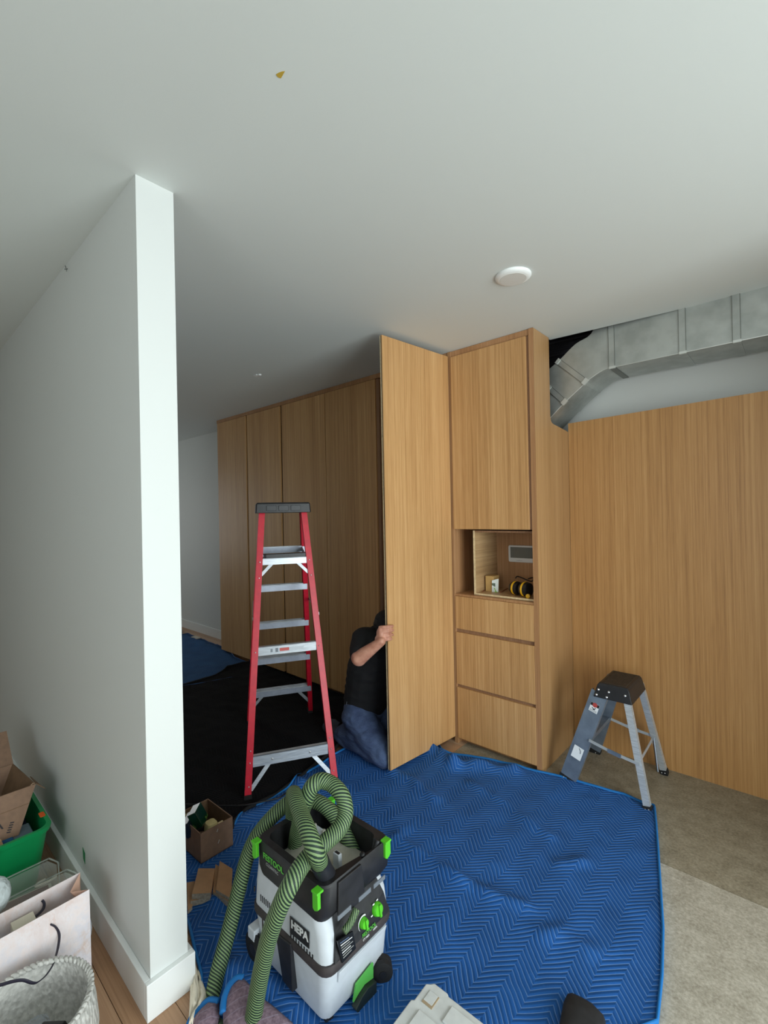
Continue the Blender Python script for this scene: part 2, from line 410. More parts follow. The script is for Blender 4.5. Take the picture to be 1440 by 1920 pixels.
# ------------------------------------------------------------------ duct
galv = NT('galvanised_steel'); galv.set(.4, .7)
_n = galv.noise(galv.coord((1, 1, 1)), 9, 3); galv.base(galv.ramp(_n, [(.35, (170, 174, 170)), (.65, (192, 196, 192))])); galv.bump(galv.noise(galv.coord(), 5, 2), .15, .01)
galv_d = flat('galvanised_seam', (120, 122, 116), .4, .8)
bright = flat('bright_tin', (215, 218, 214), .3, .5)
DY0, DY1 = 3.062, 3.365
dr = root('air_duct', (-.4, 3.13, 2.2), 'bare galvanised metal air duct bending down behind the tall cabinet', 'duct')
def dpt(p): return aty(p, DY0)
zc_ = sum(dpt(p).z for p in ((1156, 686.5), (1376, 640), (1440, 630)))/3
inner = [dpt(p) for p in ((1152, 687.5), (1130, 694.5), (1108, 709), (1099, 717), (1060, 753.6), (1034, 781), (1018, 798))]
outer = [V((inner[0].x+.005, DY0, 2.86)), V((dpt((1128, 600)).x, DY0, 2.82)), dpt((1108, 626)), dpt((1079, 645)), dpt((1052, 672)), dpt((1031, 691)), dpt((1012, 708))]
inn = spline(inner, 4); out_ = spline(outer, 4)
xr = 1.2
def back(p, k=0): return V((p.x, DY1, p.z))
b = MB(); b.box(inner[0].x, xr, DY0, DY1, zc_, 2.86); b.build('straight_section', galv.m, dr)
b = MB(); b.loft([[a, V((a.x, DY1, a.z)), V((c.x, DY1, c.z)), V((c.x, DY0, c.z))] for a, c in zip(inn, out_)]); b.build('elbow', galv.m, dr, smooth=30)
def cleat(p0, p1, w, depth=True):
    p0, p1 = V(p0), V(p1); d = (p1-p0).normalized(); s_ = V((-d.z, 0, d.x))
    o = MB().obox((p0+p1)/2+V((0, -.003, 0)), (p1-p0)/2, s_*w/2, V((0, .003, 0))).build('joint_cleat', galv.m, dr)
    for t in (-1, 1): MB().obox((p0+p1)/2+V((0, -.0062, 0))+s_*t*w/2, (p1-p0)/2, s_*.0012, V((0, .0006, 0))).build('seam', galv_d, o)
    return o
for px_, in ((1147,), (1280,), (1382,)):
    x = dpt((px_, 660)).x
    c_ = cleat((x, DY0, zc_), (x, DY0, 2.85), .034)
    MB().box(x-.018, x+.018, DY0-.004, DY1, zc_-.004, zc_).build('under_strap', galv_d if px_ == 1147 else galv.m, c_)
    MB().box(x-.016, x+.02, DY0-.009, DY0+.004, zc_-.007, zc_+.006).build('corner_tab', bright, c_)
for pa, pb, pc in (((1047, 678), (1098, 716), (1117, 730)), ((1030, 728), (1059, 754), (1077, 768))):
    a, c = dpt(pa), dpt(pb); c_ = cleat(a, c, .034); d = (c-a).normalized(); n_ = V((-d.z, 0, d.x))
    MB().obox(c+V((0, (DY1-DY0)/2, 0))+d*.003, n_*.017, d*.003, V((0, (DY1-DY0)/2, 0))).build('under_strap', galv.m, c_)
    MB().obox(c+V((0, -.008, 0)), n_*.02, d*.014, V((0, .006, 0))).build('corner_tab', bright, c_)
    MB().obox(a+V((0, -.008, 0)), n_*.018, d*.010, V((0, .005, 0))).build('corner_tab', bright, c_)
MB().tube([V((inner[0].x, DY0, zc_)), V((xr, DY0, zc_))], .0022, 6).build('hem', bright, dr)
MB().tube([p+V((0, -.0005, 0)) for p in inn], .0022, 6).build('hem', bright, dr)
# hanger strap above the notch
# ------------------------------------------------------------------ ceiling fittings
lc = atz((962, 517), CZ)
lr = root('ceiling_light', (lc.x, lc.y, CZ-.02), 'round white flush ceiling light near the tall cabinet', 'light')
MB().lathe([(.083, -.0005), (.083, -.006), (.078, -.012), (.068, -.0165), (.062, -.0175)], (lc.x, lc.y, CZ), 40).build('trim_ring', flat('light_ring', (238, 240, 238), .3), lr, smooth=50)
MB().lathe([(.061, -.0165), (.061, -.0185), (.03, -.0195), (.001, -.0198)], (lc.x, lc.y, CZ), 40).build('diffuser', flat('light_diffuser', (214, 214, 210), .4), lr, smooth=50)
sc_ = atz((483, 703), CZ)
MB().box(sc_.x-.03, sc_.x+.012, sc_.y-.02, sc_.y+.008, CZ-.008, CZ-.0003).lathe([(.014, -.002), (.012, -.012)], (sc_.x+.03, sc_.y, CZ), 10).build(
    'ceiling_bracket', trim_paint, None, label='small white fixing bracket on the ceiling behind the ladder', cat='bracket')
tp = [atz(p, CZ-.0012) for p in ((517.6, 140), (521, 145), (526.5, 147.2), (529, 143), (534.3, 133.8), (529, 134.5), (522, 137))]
MB().prism(tp, (0, 0, .0008)).build('tape_scrap', flat('yellow_tape', (190, 158, 62), .5), None, label='small wedge of yellow tape stuck on the white ceiling', cat='tape')
# ------------------------------------------------------------------ blankets
def inside(poly, x, y):
    c = False; n = len(poly)
    for i in range(n):
        x1, y1 = poly[i]; x2, y2 = poly[(i+1) % n]
        if (y1 > y) != (y2 > y) and x < (x2-x1)*(y-y1)/(y2-y1)+x1: c = not c
    return c
def segd(p, a, b):
    ab = b-a; t = max(0, min(1, (p-a).dot(ab)/max(ab.length_squared, 1e-9))); return (p-a-ab*t).length
def quilt(name, base_, line, edge, px=.15, ly=.0235, rot=0.0, rough=.85, sheen=0, lk=.85):
    n = NT(name); n.set(rough); n.b.inputs['Sheen Weight'].default_value = sheen; n.b.inputs['Specular IOR Level'].default_value = .22
    t = n.n('TexCoord'); mp = n.n('Mapping'); mp.inputs['Rotation'].default_value = (0, 0, rot); n.l(t.outputs['Object'], mp.inputs[0])
    wob = n.n('TexNoise'); wob.inputs['Scale'].default_value = 5; n.l(t.outputs['Object'], wob.inputs['Vector'])
    sx = n.n('SeparateXYZ'); n.l(mp.outputs[0], sx.inputs[0])
    x = n.math('ADD', sx.outputs[0], n.math('MULTIPLY', wob.outputs[0], .03)); y = n.math('ADD', sx.outputs[1], n.math('MULTIPLY', wob.outputs[0], .02))
    tri = n.math('PINGPONG', x, px/2)
    s_ = n.math('DIVIDE', n.math('ADD', y, tri), ly)
    fr_ = n.math('PINGPONG', s_, .5)                       # 0 on a stitch line
    ln = n.math('SUBTRACT', 1, n.math('MULTIPLY', fr_, 8)); ln = n.math('MAXIMUM', ln, 0)
    mot = n.noise(n.coord(), 7, 4); fz = n.noise(n.coord(), 220, 2)
    c0 = n.mix(mot, tuple(v*.84 for v in base_), tuple(min(255, v*1.14+3) for v in base_))
    dust = n.math('MULTIPLY', n.math('GREATER_THAN', n.noise(n.coord(), 3, 5, .65), .62), .12)
    c0 = n.mix(dust, c0, tuple(min(255, v*1.35+12) for v in base_))
    n.base(n.mix(n.math('MULTIPLY', ln, lk), c0, line))
    hgt = n.math('ADD', n.math('POWER', n.math('MULTIPLY', fr_, 2), .5), n.math('MULTIPLY', fz, .10))
    n.bump(hgt, .55, .006)
    return n.m
def blanket(name, outline, mat, bmat, label, zb=.008, ridges=(), step=.035, amp=.006, seed=0, thick=.006, bind=True, binds=None, edge=()):
    poly = [(p.x, p.y) for p in outline]
    xs = [p[0] for p in poly]; ys = [p[1] for p in poly]
    n = len(poly); bl = []
    for i in range(n):
        a, b_ = V((*poly[i], 0)), V((*poly[(i+1) % n], 0)); k = max(1, int((b_-a).length/step))
        for j in range(k): bl.append(a+(b_-a)*(j/k))
    pts = [(p.x, p.y) for p in bl]; nb_ = len(pts); bpoly = pts[:]
    y = min(ys); r_ = 0; hs = {}
    for q in bpoly: hs.setdefault((int(q[0]//step), int(q[1]//step)), []).append(q)
    while y < max(ys):
        x = min(xs)+(step/2 if r_ % 2 else 0)
        while x < max(xs):
            if inside(bpoly, x, y):
                p = V((x, y, 0))
                i0, j0 = int(x//step), int(y//step)
                near = [q for a in (-1, 0, 1) for c_ in (-1, 0, 1) for q in hs.get((i0+a, j0+c_), ())]
                if all((p.x-q[0])**2+(p.y-q[1])**2 > (step*.5)**2 for q in near): pts.append((x, y))
            x += step
        y += step*.87; r_ += 1
    vs, es, fs, *_ = delaunay_2d_cdt([V(p) for p in pts], [], [list(range(nb_))], 1, 1e-5)
    def hz(x, y):
        z = zb + amp*(.5+.5*noise.noise((x*3+seed, y*3, seed)))+amp*.7*noise.noise((x*9, y*9, seed+5))
        p = V((x, y, 0))
        for pl, h_, s_ in ridges:
            d = min(segd(p, V((pl[i].x, pl[i].y, 0)), V((pl[i+1].x, pl[i+1].y, 0))) for i in range(len(pl)-1))
            z += h_*math.exp(-(d/s_)**2)*(.75+.5*noise.noise((x*11, y*11, 3)))
        return max(z, .004)
    rt = root(name, (sum(xs)/n, sum(ys)/n, 0), label, 'blanket')
    b = MB(); b.add([(v.x, v.y, hz(v.x, v.y)) for v in vs], [tuple(f) for f in fs])
    for i, f in enumerate(b.f):                            # normals up
        a0, a1, a2 = (b.v[k] for k in f[:3])
        if (a1-a0).cross(a2-a0).z < 0: b.f[i] = tuple(reversed(f))
    o = b.build('quilted_cloth', mat, rt, smooth='all')
    sd = o.modifiers.new('thick', 'SOLIDIFY'); sd.thickness = thick; sd.offset = -1
    if bind:
        lp = [V((p[0], p[1], hz(*p)-.001)) for p in bpoly]
        if binds: 
            for a, c in binds: MB().tube(lp[a:c] if c else lp[a:], .011, 6, flatten=.5).build('binding', bmat, rt, smooth='all')
        else: MB().tube(lp+[lp[0]], .011, 6, flatten=.55).build('binding', bmat, rt, smooth='all')
    return rt
blue_q = quilt('blue_quilt', (30, 84, 152), (118, 158, 212), None)
blue_b = flat('blue_binding', (10, 108, 178), .7)
blue_q2 = quilt('dull_blue_quilt', (44, 84, 132), (90, 126, 166), None, rot=.6)
black_q = quilt('black_quilt', (8, 8, 11), (16, 17, 21), None, rot=1.2, rough=1, sheen=0)
black_b = flat('black_binding', (10, 10, 12), .8)
def Z(*ps): return [atz(p, .008) for p in ps]
far_out = [V((-6.6, 1.5, 0)), V((-6.55, 2.95, 0))]+Z((341, 1191), (352, 1189), (376, 1200), (426, 1221))+[V((-4.7, 2.70, 0)), V((-4.3, 2.70, 0))]+Z((467, 1242), (500, 1262))+[V((-4.3, 2.0, 0)), V((-4.6, 1.4, 0))]
blanket('moving_blanket', far_out, blue_q2, flat('dull_blue_binding', (40, 80, 130), .8), 'faded blue moving blanket under the far end of the wardrobe', zb=.012, amp=.012, seed=3, step=.06,
        ridges=[(Z((351, 1200), (426, 1226), (466, 1240)), .03, .1)])
blk = [atz(p, .02) for p in ((300, 1300), (343, 1285), (403, 1267), (426, 1254), (464, 1245), (489, 1244), (535, 1263), (580, 1280), (637, 1301), (690, 1322), (678, 1345), (655, 1375), (625, 1408), (573, 1449), (520, 1490), (462, 1519), (440, 1540), (437, 1552), (350, 1562), (300, 1562))]
blanket('moving_blanket', blk, black_q, black_b, 'black quilted moving blanket spread under the red ladder', zb=.022, amp=.010, seed=11, step=.05, bind=True,
        ridges=[([atz(p) for p in ((420, 1330), (500, 1370), (560, 1400))], .012, .06), ([atz(p) for p in ((420, 1256), (470, 1250), (540, 1268))], .03, .08)])
mb_ = Z((350, 1590), (437, 1552), (440, 1549), (460, 1521), (490, 1511), (524, 1493), (553, 1470), (556, 1458), (573, 1453), (600, 1437), (626, 1417), (650, 1404), (700, 1396), (760, 1396), (800, 1398), (822, 1398), (829, 1412), (848, 1416), (880, 1420), (905, 1424), (950, 1434), (1007, 1449), (1040, 1456), (1075, 1466), (1120, 1479), (1170, 1492), (1200, 1505), (1216, 1511), (1227, 1514), (1230, 1545), (1234, 1600), (1239, 1680), (1243, 1745), (1241, 1830), (1232, 1920))
mb_ += [V((-.62, 1.20, 0)), V((-.80, .78, 0)), V((-1.30, .62, 0)), V((-1.46, .70, 0))] + Z((378, 1832), (363, 1774), (353, 1730)) + [V((-1.95, .80, 0)), V((-2.2, .85, 0))]
rd = [(Z((760, 1400), (800, 1412), (840, 1436), (900, 1440), (960, 1448)), .045, .05), (Z((735, 1450), (775, 1470), (815, 1500)), .03, .04), (Z((800, 1400), (830, 1425), (850, 1440)), .05, .04),
      (Z((742, 1575), (800, 1610), (860, 1650), (920, 1680), (985, 1705)), .022, .03), (Z((880, 1470), (950, 1510), (1000, 1550), (1030, 1570)), .016, .03),
      (Z((650, 1480), (720, 1510), (760, 1560)), .012, .05), (Z((1050, 1622), (1090, 1620)), .018, .03), (Z((1020, 1760), (1060, 1745)), .012, .03), (Z((960, 1725), (1060, 1760), (1120, 1790)), .012, .04),
      (Z((560, 1470), (600, 1480), (620, 1500)), .03, .05), (Z((455, 1540), (520, 1510), (560, 1480)), .025, .05), (Z((440, 1640), (400, 1700), (380, 1760)), .02, .05), (Z((430, 1820), (480, 1850), (560, 1900)), .03, .05)]
bb_ = blanket('moving_blanket', mb_, blue_q, blue_b, 'bright blue quilted moving blanket covering the middle of the floor', zb=.012, amp=.007, seed=1, step=.019, ridges=rd)
# folded-over corner with its mauve underside and bright binding
mauve = NT('mauve_underside'); mauve.set(.9)
_c = mauve.noise(mauve.coord(), 130, 3); _t = mauve.n('TexCoord'); _s = mauve.n('SeparateXYZ'); mauve.l(_t.outputs['Object'], _s.inputs[0])
_l = mauve.math('PINGPONG', mauve.math('DIVIDE', mauve.math('ADD', _s.outputs[0], mauve.math('MULTIPLY', _s.outputs[1], -.6)), .03), .5)
_l = mauve.math('MAXIMUM', mauve.math('SUBTRACT', 1, mauve.math('MULTIPLY', _l, 12)), 0)
mauve.base(mauve.mix(mauve.math('MULTIPLY', _l, .5), mauve.ramp(_c, [(.3, (104, 84, 96)), (.7, (140, 118, 130))]), (160, 150, 168)))
mauve.bump(_c, .4, .003)
fo = [atz(p, z) for p, z in (((418, 1900), .05), ((421, 1872), .06), ((431, 1848), .07), ((445, 1834), .075), ((456, 1834), .075), ((472, 1850), .07), ((490, 1870), .06), ((512, 1886), .055), ((548, 1917), .05), ((560, 1935), .045), ((470, 1990), .035), ((420, 1960), .035))]
c0 = sum(fo, V((0, 0, 0)))/len(fo); c0.z = .07
b = MB(); n_ = len(fo); rings = []
for t in (1, .72, .42, .15): rings.append([c0+(p-c0)*t+V((0, 0, .012*math.sin(t*3.1))) for p in fo])
b.loft(rings, cap=False); b.f.append(tuple(range(3*n_, 4*n_)))
fo_o = b.build('folded_corner', mauve.m, bb_, smooth='all')
fo_o['label'] = 'mauve underside of the folded corner'
s_ = fo_o.modifiers.new('thick', 'SOLIDIFY'); s_.thickness = .014; s_.offset = 1
MB().tube(spline(fo[:5], 4), .011, 8).build('binding', blue_b, fo_o, smooth='all')
f2 = [atz(p, z) for p, z in (((354, 1925), .01), ((362, 1908), .02), ((375, 1893), .022), ((392, 1878), .03), ((410, 1880), .035), ((412, 1905), .035), ((405, 1935), .03), ((370, 1950), .02))]
c2 = sum(f2, V((0, 0, 0)))/len(f2)+V((0, 0, .02))
b = MB(); b.loft([f2, [c2+(p-c2)*.5+V((0, 0, .01)) for p in f2]], cap=False); b.f.append(tuple(range(len(f2), 2*len(f2))))
g = b.build('folded_corner', mauve.m, bb_, smooth='all'); s_ = g.modifiers.new('thick', 'SOLIDIFY'); s_.thickness = .014; s_.offset = 1
MB().tube(spline(f2[:5], 4), .012, 8).build('binding', blue_b, g, smooth='all')
# cream drop cloth bunched against the partition end
cl = flat('cream_cotton', (226, 216, 196), .9, var=.05, bump=.4, bs=60, bd=.004)
rows = []
cp = [((364, 1808), (366, 1812)), ((360, 1828), (374, 1830)), ((358, 1850), (381, 1850)), ((357, 1872), (389, 1870)), ((356, 1895), (383, 1890)), ((355, 1915), (368, 1908)), ((354, 1930), (362, 1925))]
for k, (a, c) in enumerate(cp):
    r_ = []
    for i in range(9):
        t = i/8; p = atz((a[0]+(c[0]-a[0])*t, a[1]+(c[1]-a[1])*t), .012)
        p.z = .010+.030*math.sin(math.pi*t)*(.6+.5*math.sin(i*1.9+k*.8))
        r_.append(p)
    rows.append(r_)
b = MB(); b.loft(rows, cap=False, closed=False); o = b.build('drop_cloth', cl, None, smooth='all', label='cream cotton cloth bunched at the foot of the partition end', cat='cloth')
s_ = o.modifiers.new('thick', 'SOLIDIFY'); s_.thickness = .004
# ------------------------------------------------------------------ red step ladder
red = flat('red_fibreglass', (196, 26, 48), .38, var=.05)
alu = NT('aluminium'); alu.set(.34, .4); _n = alu.noise(alu.coord((4, 4, 60)), 4, 2); alu.base(alu.ramp(_n, [(.3, (176, 182, 188)), (.7, (206, 212, 218))]))
alu = alu.m
alu_d = flat('step_aluminium', (146, 152, 164), .4, .5, var=.04)
blackp = flat('black_plastic', (30, 30, 33), .42, var=.15)
rivet = flat('rivet', (215, 215, 215), .3, .8)
rubber = flat('rubber', (22, 22, 24), .8)
GN, GF = V((-2.20, 1.613, .03)), V((-3.065, 2.146, .03))
LW = V((.5, .866, 0)).normalized(); LD = (GF-GN); LD.z = 0; LD.normalize(); LZ = 1.63
AN, AF = GN*.65+GF*.35 - LD*.05, GN*.65+GF*.35 + LD*.05
AN.z = AF.z = LZ
ld = root('step_ladder', (-2.6, 1.85, .03), 'tall red step ladder with aluminium steps standing on the black blanket', 'ladder')
def lp_(g, a, z, s_): 
    t = (z-.03)/(LZ-.03); m_ = g+(a-g)*t; hb = .262 if g is GN else .248; hw = hb+(.146-hb)*t
    return V((m_.x, m_.y, z))+LW*hw*s_
def rail(g, a, s_, w_, dpt_, front):
    o = root_ = None
    p, q = lp_(g, a, .045, s_), lp_(g, a, LZ+.02, s_)
    web = MB().bar(p, q, LD, dpt_, .005)
    inn_ = -LW*s_
    for e in (-1, 1):
        off = LD*(dpt_/2-.002)*e
        web.bar(p+off+inn_*w_/2, q+off+inn_*w_/2, LW, w_, .004)
    o = web.build('rail', red, ld)
    MB().obox(lp_(g, a, .038, s_)+inn_*w_/2, LW*(w_/2+.004), LD*(dpt_/2+.004), V((0, 0, .012))).build('foot', rubber, o)
    return o
for s_ in (-1, 1):
    r1 = rail(GN, AN, s_, .034, .040, False)
    for z in (.09, .209, .27, .795, 1.22, 1.315):
        MB().ball(lp_(GN, AN, z, s_)-LW*s_*.018-LD*.0215, .0045, 5).build('rivet', rivet, r1)
    r2 = rail(GF, AF, s_, .030, .07, True)
    for z in (.277, .551, .832, 1.112, 1.382):
        MB().ball(lp_(GF, AF, z, s_)-LW*s_*.018-LD*.037, .0045, 5).build('rivet', rivet, r2)
for z in (.275, .551, .832, 1.112, 1.382):
    a, c = lp_(GF, AF, z, -1)+LW*.003, lp_(GF, AF, z, 1)-LW*.003; L = (c-a)/2; m_ = (a+c)/2
    st = MB().obox(m_, L, LD*.040, V((0, 0, .003)))
    st.obox(m_-LD*.039-V((0, 0, .016)), L, LD*.002, V((0, 0, .019))).obox(m_+LD*.039-V((0, 0, .016)), L, LD*.002, V((0, 0, .019)))
    o = st.build('step', alu_d, ld)
    g = MB()
    for k in range(4): g.obox(m_+LD*(-.03+.02*k)+V((0, 0, .0045)), L, LD*.003, V((0, 0, .0015)))
    g.build('tread_ridge', alu, o)
for i, (z, h_) in enumerate(((.209, .030), (.795, .026), (1.315, .020))):
    a, c = lp_(GN, AN, z, -1)+LW*.034, lp_(GN, AN, z, 1)-LW*.034; L = (c-a)/2; m_ = (a+c)/2
    o = MB().obox(m_-LD*.012, L, LD*.002, V((0, 0, h_))).obox(m_+V((0, 0, h_-.002)), L, LD*.014, V((0, 0, .002))).build('crossbar', alu, ld)
    g = MB()
    for k in (-.5, .5): g.obox(m_-LD*.0145+V((0, 0, h_*k)), L, LD*.001, V((0, 0, h_*.12)))
    g.build('ridge', alu, o)
    if i == 1:
        MB().obox(m_-LD*.0152-LW*.02, LW*.028, LD*.0004, V((0, 0, .009))).build('warning_label', flat('label_red', (196, 90, 84), .5), o)
        MB().obox(m_-LD*.0152+LW*.055, LW*.04, LD*.0004, V((0, 0, .008))).build('label', flat('label_grey', (198, 204, 210), .5), o)
        MB().obox(m_-LD*.0152-LW*.065, LW*.008, LD*.0004, V((0, 0, .012))).build('label', flat('label_dark', (120, 126, 134), .5), o)
        MB().obox(m_-LD*.0152-LW*.095, LW*.006, LD*.0004, V((0, 0, .010))).build('label', flat('label_dark2', (130, 136, 144), .5), o)
    if i == 0:
        for k in (-.25, .25): MB().ball(m_-LD*.016+LW*(k*L.length*2), .006, 5).build('bolt', rivet, o)
# diagonal braces
def brace(p, q, w_=.022): MB().bar(p, q, LW, w_, .004).build('brace', alu, ld)
for s_ in (-1, 1):
    brace(lp_(GN, AN, .065, s_)-LW*s_*.03-LD*.006, lp_(GN, AN, .205, s_)-LW*s_*.14-LD*.004)
    brace(lp_(GN, AN, 1.235, s_)-LW*s_*.03-LD*.006, lp_(GN, AN, 1.315, s_)-LW*s_*.105-LD*.008, .018)
    brace(lp_(GF, AF, .13, s_)-LW*s_*.02-LD*.02, lp_(GF, AF, .262, s_)-LW*s_*.12-LD*.02)
    sp_a, sp_b = lp_(GN, AN, .98, s_)+LW*s_*.006, lp_(GF, AF, 1.0, s_)+LW*s_*.006
    mid_ = (sp_a+sp_b)/2+V((0, 0, .0))
    MB().bar(sp_a, mid_, V((0, 0, 1)), .018, .004).bar(mid_, sp_b, V((0, 0, 1)), .018, .004).build('spreader', alu, ld)
# cap
cm = (AN+AF)/2; cm.z = LZ+.026
ring = lambda z, a, d: [V((cm.x, cm.y, z))+LW*(a*i)+LD*(d*j) for i, j in ((-1, -.9), (-.97, -1), (.97, -1), (1, -.9), (1, .9), (.97, 1), (-.97, 1), (-1, .9))]
o = MB().loft([ring(LZ-.015, .172, .105), ring(LZ+.04, .168, .102), ring(LZ+.050, .160, .096)]).build('top_cap', blackp, ld, bevel=.003)
for k in (-.075, .0, .075): MB().obox(V((cm.x, cm.y, LZ+.014))-LD*.1055+LW*k, LW*.03, LD*.0015, V((0, 0, .016))).build('recess', blackp, o, bevel=.002)
# pail shelf
z = 1.33; ma = (lp_(GN, AN, z, -1)+lp_(GN, AN, z, 1))/2
o = MB().obox(ma+LD*.13+V((0, 0, .006)), LW*.135, LD*.13, V((0, 0, .005))).build('pail_shelf', blackp, ld, bevel=.003)
MB().obox(ma-LD*.002+LW*.015+V((0, 0, .012)), LW*.13, LD*.006, V((0, 0, .018))).build('shelf_lip', blackp, o, bevel=.003)
for s_ in (-1, 1): MB().bar(ma+LD*.02+LW*.13*s_+V((0, 0, .01)), lp_(GF, AF, 1.37, s_)-LW*.03*s_-LD*.03, V((0, 0, 1)), .03, .004).build('shelf_arm', alu, o)
# ------------------------------------------------------------------ small step stool
S0, S1, S2, S3 = (atz(p) for p in ((1064, 1464), (1221, 1521), (1237, 1450), (1108, 1410)))
ctr = (S0+S1+S2+S3)/4; ux = V((1, .02, 0)).normalized(); uy = V((-.02, 1, 0))
st = root('step_stool', (ctr.x, ctr.y, 0), 'small grey aluminium step stool with black top beside the veneer panel', 'stool')
tz = None
tl, tr_, br_, bl_ = (1144, 1288), (1183, 1314), (1196, 1264), (1148, 1257)
S0 = V((-1.08, 2.729, 0)); S1 = V((-.605, 2.72, 0)); S2 = V((-.615, 3.165, 0)); S3 = V((-1.08, 3.165, 0))
TZ = .575
t0 = V((-.895, 2.80, TZ-.03)); t1 = V((-.715, 2.80, TZ-.03)); t2 = V((-.715, 3.06, TZ-.03)); t3 = V((-.895, 3.06, TZ-.03))
def stile(p, q, w_, dp, mt=alu, name='stile', lab=None):
    # p foot, q top; broad web faces -y
    d = (q-p).normalized(); sd_ = V((1, 0, 0)); sd_ = (sd_-d*sd_.dot(d)).normalized(); nn = V((0, -1, 0)); nn = (nn-d*nn.dot(d)-sd_*nn.dot(sd_)).normalized()
    b = MB().obox((p+q)/2, (q-p)/2, sd_*w_/2, nn*.0018)
    for e in (-1, 1): b.obox((p+q)/2+sd_*e*(w_/2-.002)-nn*dp/2, (q-p)/2, sd_*.002, nn*dp/2)
    o = b.build(name, mt, st)
    MB().obox(p+d*.012-nn*dp/2, sd_*(w_/2+.004), nn*(dp/2+.004), d*.016).build('foot', rubber, o, bevel=.002)
    for e in (-.25, .25): MB().ball(p+d*.014+sd_*e*w_+nn*.005, .0035, 4).build('rivet', rivet, o)
    return o, d, sd_, nn
alu_s = flat('dull_aluminium', (128, 142, 158), .42, .55, var=.1, vs=12)
fs_, d_, sd_, nn_ = stile(S0+V((.03, 0, .002)), t0+V((.02, -.008, 0)), .092, .03, alu_s, 'front_stile')
for t, (w_, h_), mt in ((.835, (.024, .026), flat('stool_label', (228, 232, 236), .5)), (.33, (.028, .036), flat('stool_sticker', (232, 238, 242), .5))):
    c_ = S0+V((.03, 0, .002))+(t0+V((.02, -.008, 0))-S0-V((.03, 0, .002)))*t+nn_*.0022
    MB().obox(c_, sd_*w_, d_*h_, nn_*.0004).build('sticker', mt, fs_)
    if t > .5:
        MB().obox(c_+d_*.017+nn_*.0005, sd_*w_*.98, d_*.0085, nn_*.0004).build('sticker_band', flat('stool_label_black', (26, 24, 24), .5), fs_)
        MB().lathe([(.013, 0), (.013, .0008)], c_+d_*.017+nn_*.0007, 16, nn_).build('sticker_oval', flat('stool_label_red', (178, 70, 66), .5), fs_)
        MB().bar(c_-sd_*.012-d_*.002+nn_*.0006, c_+sd_*.008-d_*.010+nn_*.0006, sd_, .004, .0006).bar(c_-sd_*.002-d_*.012+nn_*.0006, c_+sd_*.010+d_*.002+nn_*.0006, sd_, .004, .0006).build('sticker_figure', blackp, fs_)
        for k in range(4): MB().obox(c_-d_*(.013+.003*k)+nn_*.0005, sd_*w_*.8, d_*.0007, nn_*.0003).build('sticker_text', flat('stool_grey_text', (150, 154, 158), .5), fs_)
    else:
        MB().tube([c_+d_*.03+sd_*.002+nn_*.001, c_+d_*.018+sd_*.014+nn_*.001, c_+d_*.004+sd_*.016+nn_*.001], .002, 5).build('scratch', flat('scratch', (110, 120, 128), .5), fs_)
rs, *_x = stile(S3+V((.03, 0, .002)), t3+V((.02, .01, 0)), .092, .03, alu_s, 'front_stile')
stile(S1+V((-.02, 0, .002)), t1+V((-.02, -.01, 0)), .034, .03, alu, 'rear_leg')
stile(S2+V((-.02, 0, .002)), t2+V((-.02, .01, 0)), .034, .03, alu, 'rear_leg')
# tread between the front stiles, spreaders, rear brace
q0, q3 = S0+(t0-S0)*.5, S3+(t3-S3)*.5
MB().obox((q0+q3)/2+V((.03, 0, 0)), V((.04, 0, 0)), V((0, (q3.y-q0.y)/2, 0)), V((0, 0, .012))).build('tread', alu_s, st)
for a, c, y_ in ((S0, S1, 0), (S3, S2, 1)):
    pa = a+((t0 if y_ == 0 else t3)-a)*.50+V((.06, -.012 if not y_ else .012, 0)); pb = c+((t1 if y_ == 0 else t2)-c)*.42+V((-.012, -.012 if not y_ else .012, 0))
    md = (pa+pb)/2+V((0, 0, -.006))
    o = MB().bar(pa, md, V((0, 0, 1)), .016, .003).bar(md, pb, V((0, 0, 1)), .016, .003).build('spreader', bright, st)
    MB().bar(md+(pa-md)*.22+V((0, -.003 if not y_ else .003, 0)), md+(pb-md)*.3+V((0, -.003 if not y_ else .003, 0)), V((0, 0, 1)), .022, .004).build('hinge_plate', alu_s, o)
MB().bar(S1+(t1-S1)*.42+V((-.02, .02, 0)), S2+(t2-S2)*.42+V((-.02, -.02, 0)), V((0, 0, 1)), .02, .003).build('crossbar', alu, st)
MB().bar(S2+(t2-S2)*.42+V((-.02, -.01, 0)), S2+(S1-S2)*.28+(t1-S1)*.12+V((-.02, 0, 0)), V((0, 0, 1)), .03, .003).build('brace', alu_s, st)
# black moulded top
blk_top = flat('stool_top_grip', (52, 44, 36), .75, var=.25, vs=80, bump=.5, bs=350, bd=.002)
tc_ = (t0+t1+t2+t3)/4
r4 = lambda z, a, d: [V((tc_.x-a, tc_.y-d, z)), V((tc_.x+a, tc_.y-d, z)), V((tc_.x+a, tc_.y+d, z)), V((tc_.x-a, tc_.y+d, z))]
o = MB().loft([r4(TZ-.055, .102, .150), r4(TZ+.015, .084, .138), r4(TZ+.028, .074, .132)]).build('top_cap', blackp, st, bevel=.004)
MB().loft([r4(TZ+.0275, .064, .122), r4(TZ+.0300, .062, .120)]).build('grip_mat', blk_top, o)
for i, (kx, kz) in enumerate(((-.075, -.01), (-.02, -.012), (.065, -.012), (-.085, -.04), (-.03, -.042))):
    f = (kz+.055)/.07; MB().ball((tc_.x+kx, tc_.y-(.150-.012*f)-.001, TZ+kz), .0068, 6).build('rivet', rivet, o)
